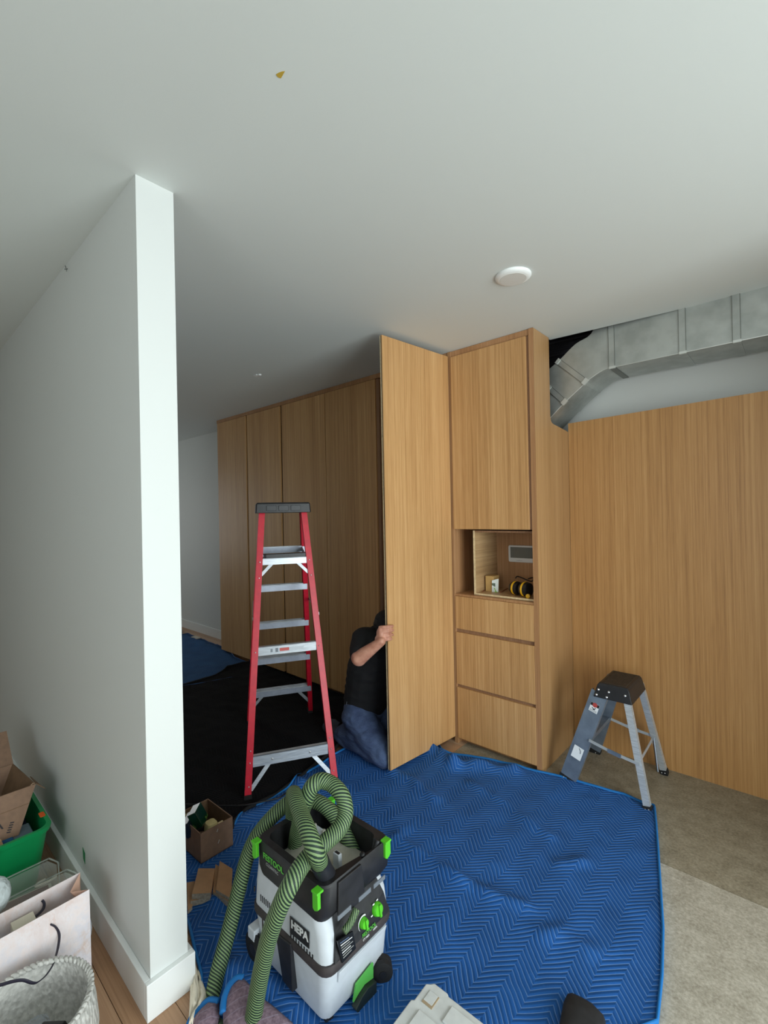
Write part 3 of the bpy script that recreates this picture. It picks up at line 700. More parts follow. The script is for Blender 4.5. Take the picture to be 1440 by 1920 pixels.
# ------------------------------------------------------------------ dust extractor
vgrey = flat('extractor_grey', (196, 202, 208), .45, var=.02)
vblack = flat('extractor_black', (30, 30, 33), .5, var=.25, vs=25)
vbelt = flat('extractor_belt', (58, 52, 52), .6, var=.15, vs=20)
vgreen = flat('signal_green', (86, 190, 40), .4)
white_ink = flat('white_ink', (228, 230, 230), .5); grey_ink = flat('grey_ink', (150, 152, 150), .5); green_ink = flat('green_ink', (84, 176, 60), .5)
vinner = flat('extractor_inner', (168, 166, 154), .55, var=.05)
def rr(x0, x1, y0, y1, z, r, n=4):
    o = []
    for cx, cy, a0 in ((x1-r, y1-r, 0), (x0+r, y1-r, 90), (x0+r, y0+r, 180), (x1-r, y0+r, 270)):
        for k in range(n+1):
            a = math.radians(a0+90*k/n); o.append(V((cx+r*math.cos(a), cy+r*math.sin(a), z)))
    return o
VX0, VX1, VY0, VY1 = -1.485, -1.085, .905, 1.205
vc = root('dust_extractor', (-1.285, 1.055, .012), 'grey and black dust extractor with green latches standing on the blue blanket', 'extractor')
MB().loft([rr(VX0+.045, VX1-.024, VY0+.014, VY1-.008, .040, .03), rr(VX0+.03, VX1-.018, VY0+.010, VY1-.006, .06, .035), rr(VX0, VX1-.004, VY0, VY1, .198, .035)]).build('tank', vgrey, vc, smooth=35)
MB().loft([rr(VX0-.004, VX1+.004, VY0-.004, VY1+.004, .196, .036), rr(VX0-.006, VX1+.008, VY0-.006, VY1+.006, .211, .037), rr(VX0-.004, VX1+.004, VY0-.004, VY1+.004, .226, .036)]).build('belt', vbelt, vc, smooth=35)
uh = MB().loft([rr(VX0, VX1-.002, VY0, VY1, .226, .034), rr(VX0+.004, VX1-.012, VY0+.002, VY1-.002, .30, .034), rr(VX0+.01, VX1-.045, VY0+.006, VY1-.006, .355, .034), rr(VX0+.012, VX1-.05, VY0+.008, VY1-.008, .385, .034)]).build('upper_housing', vgrey, vc, smooth=35)
# control panel on the front
pn = MB().prism([(VX1+.001, VY0+.030, .228), (VX1-.010, VY0+.045, .30), (VX1-.036, VY0+.06, .356), (VX1-.036, VY1-.05, .356), (VX1-.010, VY1-.035, .30), (VX1+.001, VY1-.02, .228)], (.006, 0, .0)).build('control_panel', vblack, vc)
fx = VX1+.006
def fp(p, x=fx): return atx(p, x)
fU, fV = V((0, 1, 0)), V((-.14, 0, .99))
for p, r_, nm in (((704.5, 1703), .021, 'mode_knob'), ((679, 1729), .0165, 'power_knob')):
    c_ = fp(p, VX1-.002)
    k_ = MB().lathe([(r_, 0), (r_, .008), (r_*.86, .016), (r_*.8, .018)], c_, 20, (1, 0, .15)).build(nm, vgreen, vc, smooth=40)
    MB().obox(c_+V((.021, 0, .003)), V((.004, 0, .001)), V((0, .0035, .001)), V((-.003, 0, r_*.85))).build('grip', vgreen, k_, bevel=.001)
    arc = [c_+V((.006, 0, 0))+fU*math.cos(a)*r_*1.35+fV*math.sin(a)*r_*1.35 for a in [math.radians(x) for x in range(60, 215, 14)]]
    if r_ < .02: MB().tube(arc, [.0006+.0022*i/len(arc) for i in range(len(arc))][::-1], 5).build('dial_mark', white_ink, pn)
    else:
        for a in (80, 120, 190): MB().obox(c_+V((.0065, 0, 0))+fU*math.cos(math.radians(a))*r_*1.3+fV*math.sin(math.radians(a))*r_*1.3, V((.0008, 0, 0)), V((0, .004, 0)), V((0, 0, .002))).build('dial_mark', white_ink, pn)
t0_ = fp((677, 1757), VX1+.004)
text('FESTOOL', .0155, t0_+V((.0065, 0, 0)), fU, fV, green_ink, 'lettering', pn, bold=.0002)
text('CT MIDI', .008, t0_+V((.0065, .002, -.012)), fU, fV, white_ink, 'lettering', pn)
text('HEPA', .008, t0_+V((.0065, .05, -.010)), fU, fV, white_ink, 'lettering', pn)
pl = [fp(p, VX1+.003)+V((.005, 0, 0)) for p in ((629, 1762), (658, 1743), (664, 1775), (638, 1803))]
lbp = MB().prism(pl, (.004, 0, 0)).build('data_plate', flat('plate_black', (22, 24, 28), .35), pn)
def lerp2(a, b_, c_, d_, s_, t): return (a*(1-s_)+b_*s_)*(1-t)+(d_*(1-s_)+c_*s_)*t
for k in range(7):
    for s0, s1, mt in ((.12, .88 if k % 2 else .7, grey_ink if k not in (1, 4) else white_ink),):
        q = [lerp2(*pl, s_, t)+V((.0045, 0, 0)) for s_, t in ((s0, .12+.115*k), (s1, .12+.115*k), (s1, .16+.115*k), (s0, .16+.115*k))]
        MB().prism(q, (.0004, 0, 0)).build('plate_line', flat('plate_blue', (96, 112, 140), .5) if k == 0 else mt, lbp)
# tray (open box) on top
TZ0, TZ1 = .352, .470
tx0, tx1, ty0, ty1 = VX0+.035, VX1+.002, VY0-.006, VY1+.004
ou = [rr(tx0+.01, tx1-.02, ty0+.006, ty1-.006, TZ0, .03), rr(tx0, tx1, ty0, ty1, TZ0+.03, .034), rr(tx0, tx1, ty0, ty1, TZ1-.006, .034), rr(tx0+.004, tx1-.004, ty0+.004, ty1-.004, TZ1, .034)]
inn_ = [rr(tx0+.028, tx1-.040, ty0+.028, ty1-.028, TZ1, .03), rr(tx0+.03, tx1-.042, ty0+.03, ty1-.03, TZ0+.034, .03)]
ring_all = ou+inn_
for r_ in (ou[2], ou[3], inn_[0]):                       # handle dip in the front wall
    for v_ in r_:
        if v_.x > tx1-.06 and ty0+.165 < v_.y < ty1-.05: v_.z -= .03
# add extra points along the front wall so the dip has sides
tr = MB().loft(ring_all).build('tray', vblack, vc, smooth=35)
MB().prism([(tx1+.0015, y, z) for y, z in ((ty0+.05, TZ0+.0), (ty1-.14, TZ0+.0), (ty1-.155, TZ1-.004), (ty0+.055, TZ1-.004))], (.007, 0, 0)).build('front_plate', vblack, tr, bevel=.002)
MB().tube(spline([(tx1-.02, ty0+.185, TZ1-.0), (tx1-.018, ty0+.20, TZ1-.022), (tx1-.018, ty0+.225, TZ1-.028), (tx1-.018, ty0+.25, TZ1-.016), (tx1-.02, ty0+.262, TZ1+.004)], 5), .009, 8).build('handle_lip', vblack, tr, smooth='all')
for y in (ty0+.075, ty0+.165, ty0+.235): MB().box(tx1+.0075, tx1+.0105, y-.028, y+.028, TZ0+.004, TZ0+.018).build('silver_tab', flat('tab_grey_%d' % int(y*1000), (112, 118, 126), .4), tr)
def latch(c_, nx, ny):
    n_ = V((nx, ny, 0)); s_ = V((-ny, nx, 0)); c_ = V(c_)
    o = MB().prism([c_+s_*a+V((0, 0, z)) for a, z in ((-.013, -.05), (-.004, -.056), (.008, -.05), (.013, -.045), (.013, .0), (-.013, .0))], n_*.012).build('latch', vgreen, tr, bevel=.002)
    MB().obox(c_+n_*.002+V((0, 0, .002)), s_*.014, n_*.013, V((0, 0, .0035))).build('latch_top', vgreen, o, bevel=.0015)
latch((tx0+.022, ty0-.006, TZ1-.004), 0, -1); latch((tx1-.018, ty0-.006, TZ1-.004), 0, -1)
latch((tx1-.002, ty1-.028, TZ1+.0), 1, 0); latch((tx0+.05, ty1, TZ1-.0), 0, 1)
tU, tV = V((1, 0, 0)), V((0, .0, 1))
tp_ = aty((491, 1612), ty0-.001); 
text('FESTOOL', .028, V((tx0+.052, ty0-.0016, TZ1-.048)), tU, tV, green_ink, 'lettering', tr, bold=.0006)
text('CLEANTEC', .0145, V((tx0+.068, ty0-.0016, TZ1-.066)), tU, tV, grey_ink, 'lettering', tr)
# inside of the tray
MB().loft([rr(tx0+.032, tx1-.05, ty0+.032, ty1-.032, TZ0+.028, .03), rr(tx0+.05, tx1-.07, ty0+.05, ty1-.05, TZ0+.045, .05), rr(tx0+.10, tx1-.12, ty0+.09, ty1-.09, TZ0+.056, .04)]).build('inner_cover', vinner, vc, smooth=60)
p0_ = atz((630, 1640), TZ0+.03); 
o = MB().prism([p0_+V(q) for q in ((-.016, 0, 0), (.016, 0, 0), (.014, 0, .07), (-.014, 0, .07))], (0, .016, 0)).build('bracket', flat('bracket_grey', (206, 212, 218), .4), vc, bevel=.002)
MB().box(p0_.x-.010, p0_.x+.010, p0_.y+.003, p0_.y+.013, p0_.z+.066, p0_.z+.0705).build('socket', vblack, o)
b0_ = atd((598, 1570), 1.70)
MB().box(b0_.x-.05, b0_.x+.05, b0_.y-.01, b0_.y+.012, TZ0+.03, b0_.z+.03).build('bracket', vgrey, vc, bevel=.003)
for k in (-.02, .03): MB().box(b0_.x+k, b0_.x+k+.008, b0_.y-.012, b0_.y+.0, b0_.z, b0_.z+.045).build('prong', vinner, vc)
# left side: label, vents, clamp
lp4 = [aty(p, VY0-.001) for p in ((544, 1717), (580, 1747.6), (580, 1779), (544, 1748.7))]
o = MB().prism(lp4, (0, -.0012, 0)).build('label', flat('label_black', (26, 28, 28), .45), vc)
u_ = (lp4[1]-lp4[0]).normalized(); v_ = (lp4[0]-lp4[3]).normalized()
text('HEPA', (lp4[1]-lp4[0]).length*.365, lp4[3]+(lp4[0]-lp4[3])*.42+u_*.007+V((0, -.0014, 0)), u_, v_, white_ink, 'lettering', o, bold=.0012)
for k in range(9):
    x = lp4[3].x+.003+k*(lp4[2].x-lp4[3].x+.012)/8; MB().box(x-.0026, x+.0026, VY0-.0012, VY0+.003, min(lp4[2].z, lp4[3].z)-.017, min(lp4[2].z, lp4[3].z)-.002).build('vent', vblack, uh)
for k in range(6):
    x = VX0+.055+k*.0105; MB().box(x-.002, x+.002, VY0-.0006, VY0+.002, .25, .272).build('vent', vblack, uh)
MB().box(VX0+.012, VX0+.016, VY0-.0006, VY0+.004, .262, .278).build('vent', vblack, uh)
cl4 = [aty(p, VY0+.004) for p in ((522, 1742), (551, 1766), (555, 1856), (536, 1833))]
MB().prism([V((q.x, VY0+.012, q.z)) for q in cl4], (0, -.022, 0)).build('clamp', vblack, vc, bevel=.003)
MB().box(VX0+.06, VX0+.066, VY0-.0005, VY0+.02, .06, .19).build('seam', vbelt, vc)
# front of the tank: step, green flash, brake lever, castors
MB().prism([(VX1-.010, VY0+.05, .15), (VX1-.004, VY0+.05, .185), (VX1-.004, VY1-.03, .185), (VX1-.010, VY1-.03, .165)], (.008, 0, 0)).build('front_ledge', vgrey, vc, bevel=.002)
gp = [atx(p, VX1-.012)+V((.004, 0, 0)) for p in ((696, 1802), (664, 1843), (659, 1876), (668, 1860), (680, 1842), (696, 1830))]
MB().prism(gp, (.006, 0, 0)).build('green_flash', flat('flash_green', (88, 178, 78), .45), vc)
bl4 = [atx(p, VX1-.012)+V((.004, 0, 0)) for p in ((696, 1831), (680, 1843), (668, 1861), (657, 1884), (664, 1893), (684, 1870), (696, 1852))]
MB().prism(bl4, (.022, 0, 0)).build('brake_lever', flat('lever_black', (30, 40, 36), .5), vc, bevel=.002)
MB().box(-1.46, -1.13, VY0+.03, VY1-.03, .020, .048).build('chassis', vblack, vc)
def castor(x, y, r_, w_, ax):
    a = V(ax); o = MB().lathe([(r_*.7, -w_/2), (r_, -w_/2+.004), (r_, -.002), (r_*.86, 0), (r_, .002), (r_, w_/2-.004), (r_*.7, w_/2)], (x, y, r_+.012), 20, ax).build('castor', rubber, vc, smooth=40)
    MB().lathe([(r_*.35, -w_/2-.002), (r_*.35, w_/2+.002)], (x, y, r_+.012), 14, ax).build('hub', vblack, o, smooth=40)
wl = atz((717, 1816), .045)
castor(wl.x, wl.y, .034, .045, (.75, -.66, 0)); castor(-1.14, VY0+.045, .030, .03, (.3, .95, 0))
for y in (VY0-.002, VY1+.002): castor(VX0+.02, y, .055, .022, (0, 1, 0))
MB().box(VX0-.012, VX0+.03, VY0-.014, VY0+.03, .095, .135).build('axle_cover', vgrey, vc, bevel=.004)
# hose
hm = NT('hose_sleeve'); hm.set(.6)
_t = hm.n('UVMap'); _s = hm.n('SeparateXYZ'); hm.l(_t.outputs[0], _s.inputs[0])
_ph = hm.math('ADD', hm.math('DIVIDE', _s.outputs[1], .0094), hm.math('MULTIPLY', _s.outputs[0], 8.0))
_st = hm.math('PINGPONG', _ph, .5)
_fine = hm.math('PINGPONG', hm.math('MULTIPLY', _s.outputs[0], 44), .5)
_m = hm.math('MULTIPLY', hm.math('GREATER_THAN', _st, .265), hm.math('ADD', .72, hm.math('MULTIPLY', hm.math('GREATER_THAN', _fine, .25), .28)))
hm.base(hm.mix(_m, (15, 42, 29), (128, 154, 104))); hm.bump(_st, .6, .003)
tube1 = [(601, 1620, 1.435), (592, 1598, 1.40), (578, 1560, 1.435), (565, 1529, 1.50), (556, 1503, 1.56), (552, 1489, 1.62), (549, 1492, 1.70), (548, 1520, 1.74), (551, 1560, 1.74)]
tube2 = [(666, 1640, 1.66), (667, 1613, 1.67), (651, 1573, 1.70), (631, 1535, 1.74), (607, 1510, 1.77), (585, 1500, 1.79), (562, 1496, 1.80), (545, 1502, 1.79), (513, 1529, 1.76), (484, 1564, 1.74), (466, 1600, 1.73), (452, 1650, 1.71), (440, 1700, 1.69), (425, 1760, 1.65), (409, 1820, 1.595), (400, 1870, 1.54), (402, 1912, 1.50)]
tube2b = [(472, 1922, 1.42), (481, 1870, 1.42), (492, 1810, 1.397), (505, 1755, 1.374), (522, 1707, 1.357), (545, 1658, 1.364), (573, 1613, 1.425), (607, 1582, 1.476), (635, 1555, 1.52), (647, 1529, 1.553), (646, 1505, 1.573), (638, 1486, 1.589), (620, 1469, 1.616), (600, 1464, 1.62), (584, 1476, 1.61), (574, 1500, 1.61), (565, 1530, 1.645), (557, 1560, 1.675), (552, 1600, 1.69), (550, 1630, 1.69)]
c1 = [atd(p[:2], p[2]) for p in tube1]
c2_ = [atd(p[:2], p[2]) for p in tube2]+[atz(p, .034) for p in ((424, 1958), (452, 1968))]+[atd(p[:2], p[2]) for p in tube2b]
hb = MB(); hb.tube(spline(c1, 8), .0265, 16, uv=True); hb.tube(spline(c2_, 8), .0265, 16, uv=True)
cq = [atx(p, fx+.004) for p in ((640, 1742), (652, 1726), (664, 1700))]
ho = hb.build('hose', hm.m, vc, smooth='all')
hb = MB(); hb.tube(spline([q+V((.012, 0, 0)) for q in cq], 6), .011, 10, uv=True); hb.build('hose_end', hm.m, vc, smooth='all')
ca, cb = atd((622, 1664), 1.50), atd((599, 1616), 1.428); dcu = (cb-ca).normalized()
MB().lathe([(.027, 0), (.031, .004), (.031, (cb-ca).length*.55), (.029, (cb-ca).length*.6), (.030, (cb-ca).length)], ca, 20, dcu).build('hose_cuff', flat('cuff_black', (34, 36, 42), .4), ho, smooth=40)
cord = spline([V((VX0+.03, VY1-.03, .2)), V((VX0-.08, VY1+.1, .12)), atz((548, 1491), .05), atz((520, 1497), .045), atz((462, 1509), .048), atz((420, 1511), .045), atz((380, 1509), .04), atz((330, 1508), .04)], 8)
MB().tube(cord, .0042, 7).build('power_cord', flat('cord_black', (16, 16, 18), .5), vc, smooth='all')
# ------------------------------------------------------------------ open carton behind the partition end
card = flat('cardboard', (134, 106, 86), .85, var=.05, vs=40); card_in = flat('cardboard_inner', (112, 86, 62), .85, var=.06, vs=30); card_edge = flat('cardboard_edge', (158, 132, 108), .85)
Fb, Rb = atz((377, 1620), .02), atz((437, 1584), .02)
hc = aty((379, 1567), Fb.y).z
Bt = atz((390, 1497), hc); Ft = V((Fb.x, Fb.y, hc)); Rt = V((Rb.x, Rb.y, hc)); Lt = Ft+(Bt-Rt)
cx = root('carton', ((Fb+Rb)/2+(Bt-Rt)/2)*V((1, 1, 0)).length*0+V((Fb.x-.1, Fb.y+.08, .02)), 'small open cardboard box of packets half hidden by the white partition', 'box')
def panel(name, a, b_, z0, z1, inw, par, th=.004, mt=card):
    a, b_ = V((a.x, a.y, 0)), V((b_.x, b_.y, 0)); n_ = V((-(b_-a).y, (b_-a).x, 0)).normalized(); n_ = n_ if n_.dot(inw) > 0 else -n_
    o = MB().prism([a+V((0, 0, z0)), b_+V((0, 0, z0)), b_+V((0, 0, z1)), a+V((0, 0, z1))], n_*th).build(name, mt, par)
    MB().prism([a+n_*th+V((0, 0, z0+.004)), b_+n_*th+V((0, 0, z0+.004)), b_+n_*th+V((0, 0, z1-.002)), a+n_*th+V((0, 0, z1-.002))], n_*.0008).build('inner_liner', card_in, o)
    return o
ctr_ = (Ft+Rt+Bt+Lt)/4
for a, b_ in ((Ft, Rt), (Rt, Bt), (Bt, Lt), (Lt, Ft)): pn_ = panel('wall_panel', a, b_, .02, hc, ctr_-(a+b_)/2, cx)
MB().prism([V((p.x, p.y, .02)) for p in (Ft, Rt, Bt, Lt)], (0, 0, .004)).build('base_panel', card, cx)
lab_ = flat('tape_scrap_white', (190, 186, 176), .5)
for p, s_ in (((409, 1556), .006), ((411, 1577), .007)):
    q = aty(p, Fb.y+.06); q = Ft+(Rt-Ft)*((p[0]-379)/59); q.z = atx(p, q.x).z; MB().obox(q+V((.0012, 0, 0)), V((.0006, 0, 0)), V((0, s_*.5, s_)), V((0, -.0015, .001))).build('tape_speck', lab_, cx)  # two small pale bits on the carton wall
cz_ = ctr_+V((0, 0, 0))
dgreen = NT('glossy_green_pack'); dgreen.set(.12); _n = dgreen.noise(dgreen.coord((18, 18, 18)), 1, 2); dgreen.base(dgreen.ramp(_n, [(.60, (8, 52, 34)), (.64, (96, 130, 60)), (.68, (10, 58, 38))]))
pk = atz((371, 1530), hc+.01)
a_ = V((.6, .5, .35)).normalized(); b2 = V((-.55, .62, .1)); b2 = (b2-a_*b2.dot(a_)).normalized(); c3 = a_.cross(b2)
o = MB().obox(pk, a_*.022, b2*.036, c3*.040).build('packet', dgreen.m, None, bevel=.003, label='glossy dark green packet on top of the open carton', cat='packet')
MB().obox(pk+a_*.0224-c3*.012, a_*.0004, b2*.030, c3*.006).build('silver_band', flat('silver_foil', (196, 206, 216), .15, .7), o) if 0 else None
pk2 = atz((358, 1545), hc-.02)
MB().obox(pk2, a_*.02, b2*.045, c3*.035).build('packet', flat('black_blue_pack', (26, 34, 44), .2), None, bevel=.003, label='black glossy packet beside the green one in the open carton', cat='packet')
for i, (p, r_, lb) in enumerate((((396, 1546), .03, 'pale yellow sponge under the green packet in the carton'), ((352, 1528), .035, 'pale yellow sponge at the back of the open carton'))):
    q = atz(p, hc-.03); MB().loft([rr(q.x-r_, q.x+r_, q.y-r_*.9, q.y+r_*.9, .04, r_*.6), rr(q.x-r_, q.x+r_, q.y-r_*.9, q.y+r_*.9, hc-.03, r_*.6), rr(q.x-r_*.85, q.x+r_*.85, q.y-r_*.75, q.y+r_*.75, hc-.018, r_*.5)]).build('sponge', flat('sponge_%d' % i, (206, 192, 138), .9, var=.08, bump=.5, bs=120), None, smooth=50, label=lb, cat='sponge')
q = atz((415, 1548), hc-.03); MB().obox(V((q.x, q.y, .085)), V((.02, 0, 0)), V((0, .012, 0)), V((0, .004, .05))).build('wood_offcut', ply, None, label='tiny pale wood chip leaning inside the open carton', cat='offcut')
# ------------------------------------------------------------------ wood offcuts by the hose
mdf = flat('mdf_face', (172, 134, 98), .7, var=.05, vs=25); mdf_end = flat('mdf_end', (150, 142, 128), .85, var=.12, vs=120)
def offcut(pts, z1, z0, label, end=True):
    top = [atz(p, z1) for p in pts]
    o = root('wood_offcut', (sum(p.x for p in top)/len(top), sum(p.y for p in top)/len(top), z0), label, 'offcut', None)
    MB().prism(top, (0, 0, z0-z1)).build('board', mdf, o)
    e0_, e1_ = top[0], top[1]; n_ = V(((e1_-e0_).y, -(e1_-e0_).x, 0)).normalized(); cc = sum(top, V((0, 0, 0)))/len(top)
    if n_.dot(e0_-cc) < 0: n_ = -n_
    MB().prism([e0_+n_*.0006, e1_+n_*.0006, e1_+n_*.0006+V((0, 0, z0-z1)), e0_+n_*.0006+V((0, 0, z0-z1))], n_*.0008).build('cut_end', mdf_end, o)
offcut([(357, 1690), (394, 1681), (402, 1631), (372, 1632)], .040, .019, 'brown board offcut under another, lowest of the left pile')
offcut([(360, 1676), (395, 1674), (403, 1628), (372, 1628)], .062, .041, 'brown board offcut with grey cut end, on top of the left pile')
offcut([(352, 1708), (360, 1700), (365, 1652), (350, 1655)], .030, .018, 'narrow brown board offcut half hidden by the partition corner')
offcut([(399, 1672), (428, 1690), (434, 1640), (404, 1620)], .042, .020, 'thin brown board offcut lying under the tilted one')
offcut([(405, 1668), (433, 1684), (436, 1629), (412, 1614)], .056, .043, 'wide brown board offcut nearest to the green hose')
# ------------------------------------------------------------------ grey plastic case lid at the bottom edge
cg = flat('case_grey', (212, 215, 214), .5, var=.03)
gz = .115
G0, G1, G2 = atz((803, 1838), gz), atz((738, 1926), gz), atz((902, 1926), gz)
gu, gv = (G1-G0), (G2-G0); gul, gvl = gu.length, gv.length; gu.normalize(); gv = (gv-gu*gv.dot(gu)).normalized()
cs = root('tool_case', (G0.x+gu.x*.2+gv.x*.14, G0.y+gu.y*.2+gv.y*.14, .016), 'light grey plastic tool case lid cut off by the bottom edge', 'case')
def gq(a, c, z): return V((G0.x, G0.y, 0))+gu*a+gv*c+V((0, 0, z))
LU, LV = .30, .26
o = MB().prism([gq(a, c, .016) for a, c in ((.004, .012), (.012, .0), (.075, .0), (.08, -.008), (LU, -.008), (LU, LV), (.0, LV), (.0, .075), (-.006, .07), (-.006, .02))], (0, 0, gz-.016)).build('body', cg, cs, bevel=.004)
MB().prism([gq(a, c, gz) for a, c in ((.09, .03), (LU-.02, .03), (LU-.02, .12), (.09, .12))], (0, 0, .006)).build('raised_panel', cg, o, bevel=.003)
MB().prism([gq(a, c, gz) for a, c in ((.02, .10), (.075, .10), (.075, LV-.03), (.02, LV-.03))], (0, 0, .006)).build('raised_panel', cg, o, bevel=.003)
MB().prism([gq(a, c, gz-.001) for a, c in ((.022, .022), (.06, .022), (.06, .055), (.022, .055))], (0, 0, .004)).build('recess_rim', cg, o, bevel=.002)
MB().prism([gq(a, c, gz-.0005) for a, c in ((.058, .022), (.066, .022), (.066, .058), (.024, .058), (.024, .052), (.058, .052))], (0, 0, .0032)).build('dusty_edge', flat('tan_dust', (170, 150, 122), .8), o)
MB().prism([gq(a, c, .06) for a, c in ((.16, -.014), (.22, -.014), (.22, -.006), (.16, -.006))], (0, 0, .03)).build('clip', vgreen, cs, bevel=.002)
# ------------------------------------------------------------------ black pouch at the bottom edge
pb_ = flat('black_nylon', (30, 30, 32), .75, var=.2, vs=60)
pp = [atz(p, .02) for p in ((1049, 1925), (1055, 1895), (1063, 1878), (1072, 1876), (1090, 1884), (1112, 1897), (1136, 1922), (1130, 1990), (1050, 1990))]
pc = sum(pp, V((0, 0, 0)))/len(pp); pr = root('tool_pouch', (pc.x, pc.y, .02), 'black fabric pouch with a stitched seam, cut off by the bottom edge', 'pouch')
o = MB().loft([[V((p.x, p.y, .016)) for p in pp], [pc+(p-pc)*1.0+V((0, 0, .01)) for p in pp], [pc+(p-pc)*.92+V((0, 0, .03)) for p in pp], [pc+(p-pc)*.6+V((0, 0, .042)) for p in pp], [pc+(p-pc)*.1+V((0, 0, .045)) for p in pp]]).build('body', pb_, pr, smooth='all')
MB().tube([atz((1062, 1908), .055), atz((1078, 1906), .056), atz((1098, 1902), .052)], .0012, 5).build('seam', flat('seam_grey', (86, 84, 82), .8), pr)
# ------------------------------------------------------------------ things in the niche
NZ = nz0+.012
ta = [aty(p, ny1-.016) for p in ((954, 1022), (997, 1024.5), (998, 1056), (955.5, 1053))]
tw = root('display_panel', ((ta[0]+ta[2])/2), 'white rimmed wall display with grey screen in the cabinet niche', 'display')
x0, x1, z0, z1 = ta[0].x, ta[0].x+.205, ta[3].z, ta[0].z
MB().loft([rr(x0, x1, -z1, -z0, 0, .012), rr(x0, x1, -z1, -z0, .014, .012)]); b = MB(); b.loft([[V((p.x, ny1-.0125-k, -p.y)) for p in rr(x0, x1, -z1, -z0, 0, .012)] for k in (0, .012)]); b.build('bezel', flat('display_white', (222, 222, 220), .4), tw, bevel=.002)
MB().box(x0+.016, x1-.016, ny1-.0262, ny1-.0242, z0+.03, z1-.012).build('screen', flat('display_grey', (104, 108, 104), .25), tw)
for k in range(5): MB().box(x0+.062+k*.009, x0+.066+k*.009, ny1-.0252, ny1-.0243, z0+.010, z0+.014+.002*(k == 2)).build('button', flat('button_grey_%d' % k, (150, 150, 150), .5), tw)
bx = aty((912, 1103), 2.86)
sb = root('small_box', (bx.x+.03, 2.88, NZ), 'small tan card box with a white label standing in the niche', 'box')
MB().box(bx.x, bx.x+.062, 2.85, 2.93, NZ, NZ+.105).build('carton', flat('tan_card', (196, 158, 98), .7, var=.03), sb, bevel=.001)
MB().prism([(bx.x+.052, 2.842, NZ), (bx.x+.088, 2.866, NZ), (bx.x+.092, 2.866, NZ+.09), (bx.x+.054, 2.842, NZ+.078)], (.001, -.002, 0)).build('leaflet', flat('leaflet_white', (226, 230, 224), .5), sb)
for k in range(3): MB().box(bx.x+.056+.007*k, bx.x+.060+.007*k, 2.838+.003*k, 2.842+.004*k, NZ+.045-.004*k, NZ+.06).build('print', flat('leaflet_print_%d' % k, (90, 110, 90), .6), sb)
lf = flat('leaf_green', (140, 190, 84), .5)
MB().tube([(bx.x+.075, 2.835, NZ+.03), (bx.x+.085, 2.83, NZ+.012), (bx.x+.092, 2.826, NZ+.004)], .003, 5).tube([(bx.x+.08, 2.83, NZ+.004), (bx.x+.1, 2.825, NZ+.005)], .003, 5).build('green_tie', lf, sb)
yel = flat('muff_yellow', (226, 172, 28), .4); mbk = flat('muff_black', (26, 24, 24), .45)
em = root('ear_defenders', (-1.33, 2.83, NZ), 'black and yellow ear defenders lying in the cabinet niche', 'ear defenders')
m1, m2 = aty((967, 1092), 2.83), aty((985, 1093), 2.80)
for i, (c_, r_) in enumerate(((m1, .044), (m2, .047))):
    c_ = V((c_.x, c_.y, NZ+r_+.001)); ax_ = V((1, -.25, 0)).normalized()
    o = MB().lathe([(r_*.5, -.034), (r_*.8, -.03), (r_*.95, -.02), (r_, -.008), (r_, .012), (r_*.9, .03), (r_*.6, .034)], c_, 24, ax_).build('cup', mbk, em, smooth=50)
    MB().lathe([(r_*.97, -.008), (r_*1.03, -.006), (r_*1.03, .006), (r_*.99, .008)], c_, 24, ax_).build('ring', yel, o, smooth=50)
MB().tube(spline([m1+V((0, .0, .028)), m1+V((.0, .04, .034)), (m1+m2)/2+V((.03, .09, .0)), m2+V((.03, .05, .03)), m2+V((.02, 0, .028))], 6), .004, 6).build('headband', mbk, em, smooth='all')
ep = aty((990, 1113), 2.765)
MB().lathe([(.006, -.011), (.013, -.010), (.013, .010), (.006, .011)], (ep.x, 2.765, NZ+.0135), 16, (.2, -1, 0)).build('tape_roll', yel, None, smooth=40, label='small yellow plastic roll at the front edge of the niche', cat='roll')
for i, (a, c_, lb) in enumerate((((905, 1109), (918, 1100), 'thin reddish wood strip lying left in the niche'), ((938, 1111), (952, 1103), 'thin reddish wood strip lying before the ear defenders'))):
    p, q = atz(a, NZ+.003), atz(c_, NZ+.003); MB().bar(p, q, V((1, 0, 0)), .006, .005).build('wood_strip', flat('strip_red_%d' % i, (150, 92, 58), .6), None, label=lb, cat='wood strip')
# ------------------------------------------------------------------ pile left of the partition
gb = NT('green_bin'); gb.set(.4); gb.b.inputs['Base Color'].default_value = lin((10, 150, 84)); gb = gb.m
X1, Y1, BZ = -2.44, .52, .275
bn = root('storage_bin', (-2.7, .33, 0), 'bright green plastic storage bin against the partition baseboard', 'bin')
def br4(d, z): return rr(-2.98+d, X1-d, .10+d, Y1-d, z, .04)
MB().loft([br4(.045, 0), br4(.008, BZ-.02), br4(.0, BZ-.02), br4(-.004, BZ), br4(.012, BZ), br4(.05, .01)]).build('tub', gb, bn, smooth=35)
MB().loft([[V((X1-.002, .20+.14*k, BZ-.03-.03*math.sin(math.pi*min(1, k*1.0)))) for k in (0, .25, .5, .75, 1)], [V((X1+.012, .20+.14*k, BZ-.01-.035*math.sin(math.pi*k))) for k in (0, .25, .5, .75, 1)], [V((X1+.0, .20+.14*k, BZ)) for k in (0, .25, .5, .75, 1)]], cap=False, closed=False).build('grip', gb, bn, smooth='all')
og = atz((79, 1527), BZ+.001)
MB().loft([rr(og.x-.022, og.x+.022, og.y-.011, og.y+.009, BZ+.0005, .006), rr(og.x-.022, og.x+.022, og.y-.011, og.y+.009, BZ+.002, .006)]).build('orange_sticker', flat('orange', (232, 98, 30), .6), bn)
ca_ = root('carton', (-2.66, .30, .2), 'cardboard box with black printed bars leaning in the green bin', 'box')
